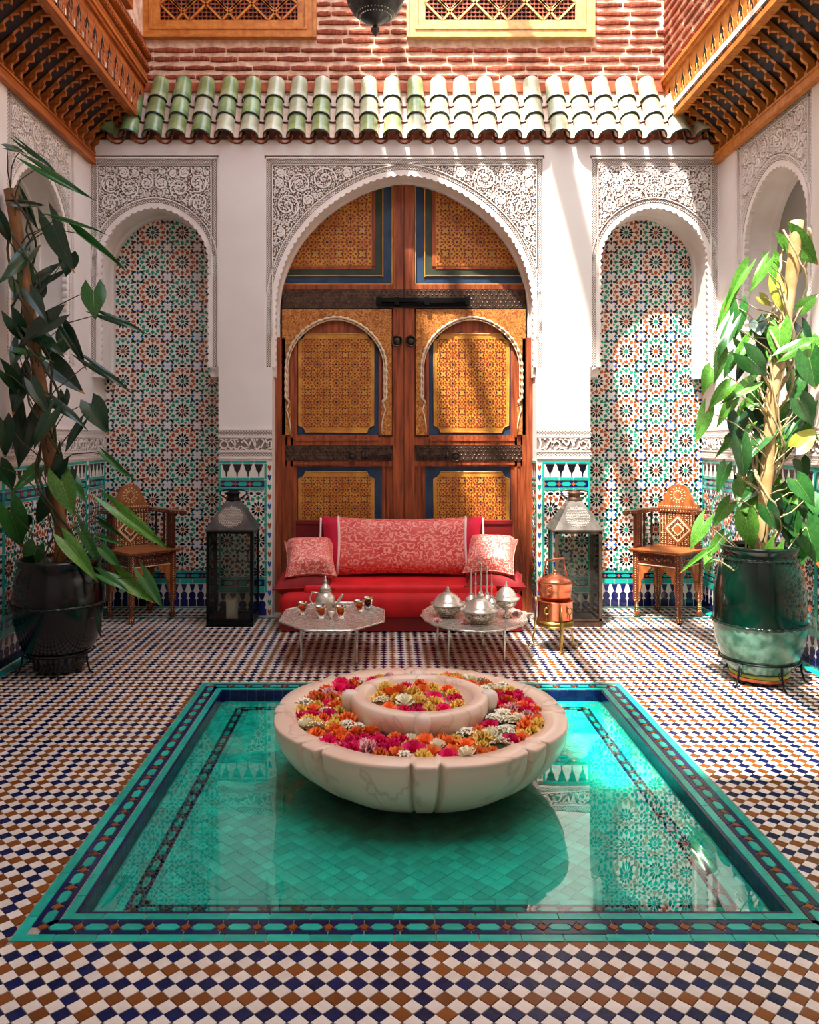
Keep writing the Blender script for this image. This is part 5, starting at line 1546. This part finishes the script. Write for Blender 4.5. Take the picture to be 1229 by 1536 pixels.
    area = sum(pts[i][0]*pts[(i+1) % len(pts)][1]-pts[(i+1) % len(pts)][0]*pts[i][1] for i in range(len(pts)))
    if area < 0: pts = pts[::-1]
    mb.prism(FF, pts, zb, zb+.026, 0, True); build(mb, 'arm_rail', ['chair_wood'], t)
    for (p, q, f0, f1) in ((Lf, B, 0, .30), (Rt, F, 0, .28)):
        fr, L = side(p*1.02, q*1.02); rev = (fr.o-(p*1.02)).length > .01
        u0, u1 = (f0*L+.01, f1*L) if not rev else (L-f1*L, L-f0*L-.01); mb = MB()
        mb.fbox(fr, u0, u1, zs, zb, -.014, .008, 0)
        for i in range(3):
            uu = u0+(i+.5)*(u1-u0)/3; mb.fbox(fr, uu-.005, uu+.005, zs+.02, zb-.02, -.018, .012, 1)
        build(mb, 'arm_panel', ['chair_dark','chair_wood'], t)
    for f in (.45, .78):
        p = B*1.02+(Lf*1.02-B*1.02)*(1-f); mb = MB(); mb.lathe([(.008,0),(.013,.03),(.007,.06),(.012,.13),(.007,.2),(.013,.24),(.008,.27)], 8, (p.x, p.y, zs)); build(mb, 'spindle', ['chair_dark'], t)
    return t
corner_chair(2.195, 6.315, False, 'inlaid wooden corner chair with a carved crest in the right tiled niche')
corner_chair(2*XC-2.195, 6.315, True, 'dark inlaid wooden corner chair half hidden by the plant in the left tiled niche')
# ============================================================ POTS AND PLANTS
def leaf_mesh(mname, kind):
    R = random.Random(kind); m = MB(); nt = 9; ns = 3; vs = []
    wob = R.uniform(.1,.3); curl = R.uniform(.05,.28); fold = R.uniform(.15,.45)
    for i in range(nt+1):
        t = i/nt; hw = .5*sin(pi*min(1, (t*.96+.04))**.52)**1.05 if t < 1 else 0
        for j in range(-ns, ns+1):
            s = j/ns; x = s*hw; y = t-.16*abs(s)*(1-t)**4*3*(1 if kind % 2 == 0 else .5)
            z = -curl*t*t+fold*abs(x)*.9-wob*.25*(x*x)*4+.02*sin(t*9+kind)*s*s
            vs.append((x, y, z))
    k = 2*ns+1; fs = [(i*k+j, i*k+j+1, (i+1)*k+j+1, (i+1)*k+j) for i in range(nt) for j in range(2*ns)]
    m.v = [tuple(v) for v in vs]; m.f = [list(f) for f in fs]
    m.m = [(2 if i == nt-1 and kind in (1, 4) else 0) for i in range(nt) for j in range(2*ns)]; m.s = [True]*len(fs)
    # raised midrib and side veins
    def zz(x, t): return -curl*t*t+fold*abs(x)*.9-wob*x*x
    q = [(0, i/nt*.96, zz(0, i/nt)+.004) for i in range(nt+1)]
    m.tube(q, [.011*(1-.8*i/nt) for i in range(nt+1)], 4, 1)
    return m.mesh('leaf', [mname, 'vein' if mname != 'leaf_shaded' else 'leaf_mid', 'leaf_tip'])
LM = {k: [leaf_mesh(k, q) for q in range(5)] for k in ('leaf_bright','leaf_mid','leaf_shaded','leaf_yellow')}
def plant(lab, base, dep, pole, poler, polem, leaves, rnd, vinem, seed, cls):
    R = random.Random(seed); t = thing('climbing_philodendron', lab, 'plant', base); B = Vector(base)
    P3 = [at(x, y, dep)-B for x, y in pole]
    mb = MB(); pts = []; rs = []
    for i in range(len(P3)-1):
        for k in range(4):
            f = k/4; pts.append(P3[i].lerp(P3[i+1], f)); rs.append(poler*(1.12 if k == 0 else 1))
    pts.append(P3[-1]); rs.append(poler)
    mb.tube(pts, rs, 14); build(mb, 'bamboo_pole', [polem], t)
    def pole_at(y):
        ys = [p[1] for p in pole]
        y = min(max(y, ys[0]), ys[-1])
        for i in range(len(pole)-1):
            if pole[i][1] <= y <= pole[i+1][1]:
                f = (y-pole[i][1])/(pole[i+1][1]-pole[i][1]); return pole[i][0]+(pole[i+1][0]-pole[i][0])*f
        return pole[-1][0]
    vm = MB()
    # climbing vines twisting round the pole
    for q in range(4):
        pp = []
        for i in range(40):
            f = i/39; y = pole[0][1]+(pole[-1][1]-pole[0][1])*f+15; x = pole_at(y); a = f*(9+q*2)+q*1.7
            p = at(x, y, dep)-B; rr = poler*1.5+R.uniform(0,.02)+.02*q*.5; pp.append(p+Vector((cos(a)*rr, sin(a)*rr, R.uniform(-.01,.01))))
        vm.tube(pp, .006+.002*(q % 2), 6)
    def lim(px, d): return min(d, (2.2*FP/(PX-px)) if px < PX else (2.48*FP/(px-PX)))
    def put(bx, by, tx, ty, wpx, c, dd=None):
        d0 = dep+(R.uniform(-.16,.12) if dd is None else dd); d1 = d0+R.uniform(-.07,.03)
        d0 = lim(bx, d0); d1 = lim(tx, d1)
        p = at(bx, by, d0)-B; q = at(tx, ty, d1)-B; v = q-p; L = v.length
        if L < .02: return
        Y = v/L; cam_dir = (Vector((0,0,CH))-B-p).normalized()
        Z = (cam_dir+Vector((R.uniform(-.35,.35), 0, R.uniform(.0,.6)))); Z = (Z-Y*Z.dot(Y)).normalized(); X_ = Y.cross(Z)
        W = wpx*dep/FP*(1.05 if seed == 7 else .92)
        mx = Matrix(((X_.x*W, Y.x*L, Z.x*L, p.x), (X_.y*W, Y.y*L, Z.y*L, p.y), (X_.z*W, Y.z*L, Z.z*L, p.z), (0,0,0,1)))
        o = obj('leaf', R.choice(LM[c]), t); o.matrix_basis = mx
        # stalk from the pole
        sy = by+R.uniform(20, 90); a = at(pole_at(sy), sy, dep)-B; mid = (a+p)/2+Vector((R.uniform(-.03,.03), -.03, R.uniform(.0,.08)))
        pl = [a, a.lerp(mid, .5)+Vector((0,-.02,.015)), mid, mid.lerp(p, .6)+Vector((0,0,.012)), p]
        if (a-p).length < .75: vm.tube(pl, [.0045,.004,.0035,.003,.003], 5)
    for l in leaves: put(*l)
    for _ in range(rnd[0]):
        y = R.uniform(rnd[1], rnd[2]); x = R.uniform(rnd[3], rnd[4]); a = R.uniform(-1.0, 1.0); L = R.uniform(30, 62)
        sgn = R.choice((-1, 1)); put(x, y, x+sgn*L*.55*R.random()+6*a, y+L*R.uniform(.5,1), R.uniform(16, 34), R.choice(cls), R.uniform(.0,.2))
    o = build(vm, 'vine', [vinem], t); o['kind'] = 'stuff'
    return t
D_, B_, Y_, M_ = 'leaf_shaded','leaf_bright','leaf_yellow','leaf_mid'
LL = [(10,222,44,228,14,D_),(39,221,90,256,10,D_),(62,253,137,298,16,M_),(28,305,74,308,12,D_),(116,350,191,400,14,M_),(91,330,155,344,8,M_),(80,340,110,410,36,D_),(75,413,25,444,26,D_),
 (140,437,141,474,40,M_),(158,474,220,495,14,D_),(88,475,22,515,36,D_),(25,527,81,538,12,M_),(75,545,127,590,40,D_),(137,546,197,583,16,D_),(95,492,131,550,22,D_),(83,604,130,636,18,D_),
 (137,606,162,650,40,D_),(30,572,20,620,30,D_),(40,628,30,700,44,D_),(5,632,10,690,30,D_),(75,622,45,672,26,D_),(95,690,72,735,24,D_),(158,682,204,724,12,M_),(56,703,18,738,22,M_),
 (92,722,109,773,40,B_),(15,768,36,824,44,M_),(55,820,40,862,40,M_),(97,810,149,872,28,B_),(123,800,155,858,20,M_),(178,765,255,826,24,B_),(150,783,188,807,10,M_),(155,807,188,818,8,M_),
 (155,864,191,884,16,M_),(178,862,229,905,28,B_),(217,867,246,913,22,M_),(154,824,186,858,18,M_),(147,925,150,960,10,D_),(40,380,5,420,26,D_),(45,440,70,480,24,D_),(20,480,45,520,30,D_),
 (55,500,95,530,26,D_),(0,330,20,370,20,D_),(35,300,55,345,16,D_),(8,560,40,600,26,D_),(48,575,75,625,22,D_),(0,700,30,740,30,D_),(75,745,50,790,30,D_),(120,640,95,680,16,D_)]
plant('tall climbing plant with heart-shaped leaves coloured dark for backlit shade on a bamboo pole by the left wall', (-1.972, 4.87, .62), 4.87,
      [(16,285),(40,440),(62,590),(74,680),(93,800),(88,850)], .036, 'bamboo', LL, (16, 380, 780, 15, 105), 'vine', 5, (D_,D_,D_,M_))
RL_ = [(1190,358,1228,398,36,B_),(1158,390,1168,425,26,B_),(1148,398,1127,436,16,B_),(1122,402,1085,457,18,B_),(1098,446,1071,495,14,B_),(1108,462,1106,506,26,M_),(1097,490,1075,535,18,M_),(1125,510,1095,548,18,B_),
 (1082,527,1074,576,18,B_),(1068,555,1053,590,22,B_),(1170,495,1168,541,34,B_),(1122,535,1155,565,36,M_),(1183,527,1229,500,22,B_),(1150,480,1185,495,20,B_),(1095,580,1060,612,22,B_),(1130,575,1085,600,22,B_),
 (1058,620,1045,665,22,B_),(1130,605,1102,625,24,B_),(1120,640,1075,680,22,B_),(1180,640,1135,715,50,B_),(1215,540,1225,585,40,M_),(1195,670,1229,640,30,Y_),(1195,565,1190,605,30,M_),(1112,668,1118,720,26,M_),
 (1142,728,1108,755,22,M_),(1215,745,1180,752,24,B_),(1095,755,1068,790,22,B_),(1055,785,1036,822,22,B_),(1134,770,1100,775,20,B_),(1120,780,1128,826,32,B_),(1145,815,1141,845,22,B_),(1160,826,1138,872,24,B_),
 (1085,805,1058,838,18,B_),(1058,830,1018,860,8,B_),(1153,877,1122,919,12,B_),(1063,838,1060,858,12,B_),(1210,790,1229,850,40,M_),(1170,728,1175,757,28,M_),(1205,460,1229,440,20,B_),(1165,430,1175,470,20,Y_),
 (1140,445,1160,460,14,Y_),(1200,600,1225,640,34,M_),(1150,650,1120,690,26,M_),(1195,720,1225,760,30,M_),(1150,760,1170,800,26,M_),(1185,770,1200,815,26,M_),(1090,700,1075,740,18,M_),(1100,600,1075,640,18,B_)]
plant('lush climbing plant with glossy bright green leaves on a pale pole by the right wall', (2.15, 4.67, .68), 4.67,
      [(1196,332),(1190,400),(1176,500),(1158,600),(1152,700),(1143,800),(1141,830)], .034, 'bamboo_pale', RL_, (50, 480, 820, 1095, 1225), 'vine_pale', 7, (M_,B_,M_,D_))
def urn(lab, base, prof, m, rope_z, mats2, stand_r, stand_z, legs, slab):
    t = thing('glazed_urn', lab, 'pot', base)
    mb = MB(); mb.lathe(prof, 56); build(mb, 'body', [m], t)
    for (z, r) in rope_z:
        mb = MB(); n = 120; mb.tube([((r+.003*sin(i*1.9))*cos(2*pi*i/n), (r+.003*sin(i*1.9))*sin(2*pi*i/n), z+.003*cos(i*1.9)) for i in range(n)], .009, 6, 0, True)
        build(mb, 'rope_band', [m], t)
    for (z0, z1, r0, r1, mm) in mats2:
        mb = MB(); mb.lathe([(r0,z0),(r1,z1)] if z1-z0 < .1 else [(.167,.062),(.206,.121),(.239,.221),(.2508,.322)], 56, cap=False); build(mb, 'glaze_band', [mm], t)
    rt = prof[-3][0]
    mb = MB(); mb.lathe([(0,prof[-1][1]-.0),(rt-.02,prof[-1][1]-.0)], 32, cap=False); build(mb, 'soil', ['soil'], t)
    s = thing('pot_stand', slab, 'stand', (base[0], base[1], 0))
    mb = MB(); mb.tube([(stand_r*cos(a), stand_r*sin(a), stand_z) for a in [2*pi*i/40 for i in range(40)]], .006, 6, 0, True); build(mb, 'ring', ['black_iron'], s)
    for a in legs:
        c, q = cos(a), sin(a); mb = MB()
        mb.tube([(c*stand_r, q*stand_r, stand_z), (c*stand_r*1.02, q*stand_r*1.02, .07), (c*(stand_r+.02), q*(stand_r+.02), .02), (c*(stand_r+.045), q*(stand_r+.045), .005)], .006, 6)
        mb.tube([(c*(stand_r-.01+.018*cos(b)), q*(stand_r-.01+.018*cos(b)), .08+.018*sin(b)) for b in [i*.6 for i in range(9)]], .003, 5)
        build(mb, 'leg', ['black_iron'], s)
PR = [(0,.0),(.135,.0),(.155,.01),(.16,.03),(.150,.05),(.165,.06),(.205,.12),(.238,.22),(.250,.34),(.247,.50),(.228,.62),(.205,.70),(.198,.73),(.212,.745),(.214,.765),(.196,.77),(.180,.74),(.175,.69),(0,.69)]
urn('green glazed urn with a rope band and striped foot under the right plant', (2.15, 4.67, .012), PR, 'pot_green', [(.33,.252),(.70,.207)],
    [(.062,.322,.167,.2508,'pot_worn'),(.012,.030,.158,.163,'terracotta'),(.034,.048,.161,.153,'leaf_yellow')], .215, .135, (-2.5,-1.45,-.35,.7,2.0), 'black wrought iron stand round the foot of the green urn')
PR2 = [(0,.0),(.14,.0),(.15,.02),(.14,.04),(.17,.08),(.225,.18),(.256,.32),(.262,.46),(.245,.56),(.225,.62),(.238,.64),(.238,.66),(.215,.665),(.205,.62),(0,.61)]
urn('black glazed urn holding the shade-darkened plant beside the left wall', (-1.972, 4.87, .012), PR2, 'pot_black', [(.40,.264)], [], .20, .12, (-2.6,-1.2,-.3,1.2,2.5), 'black wrought iron stand round the foot of the black urn')
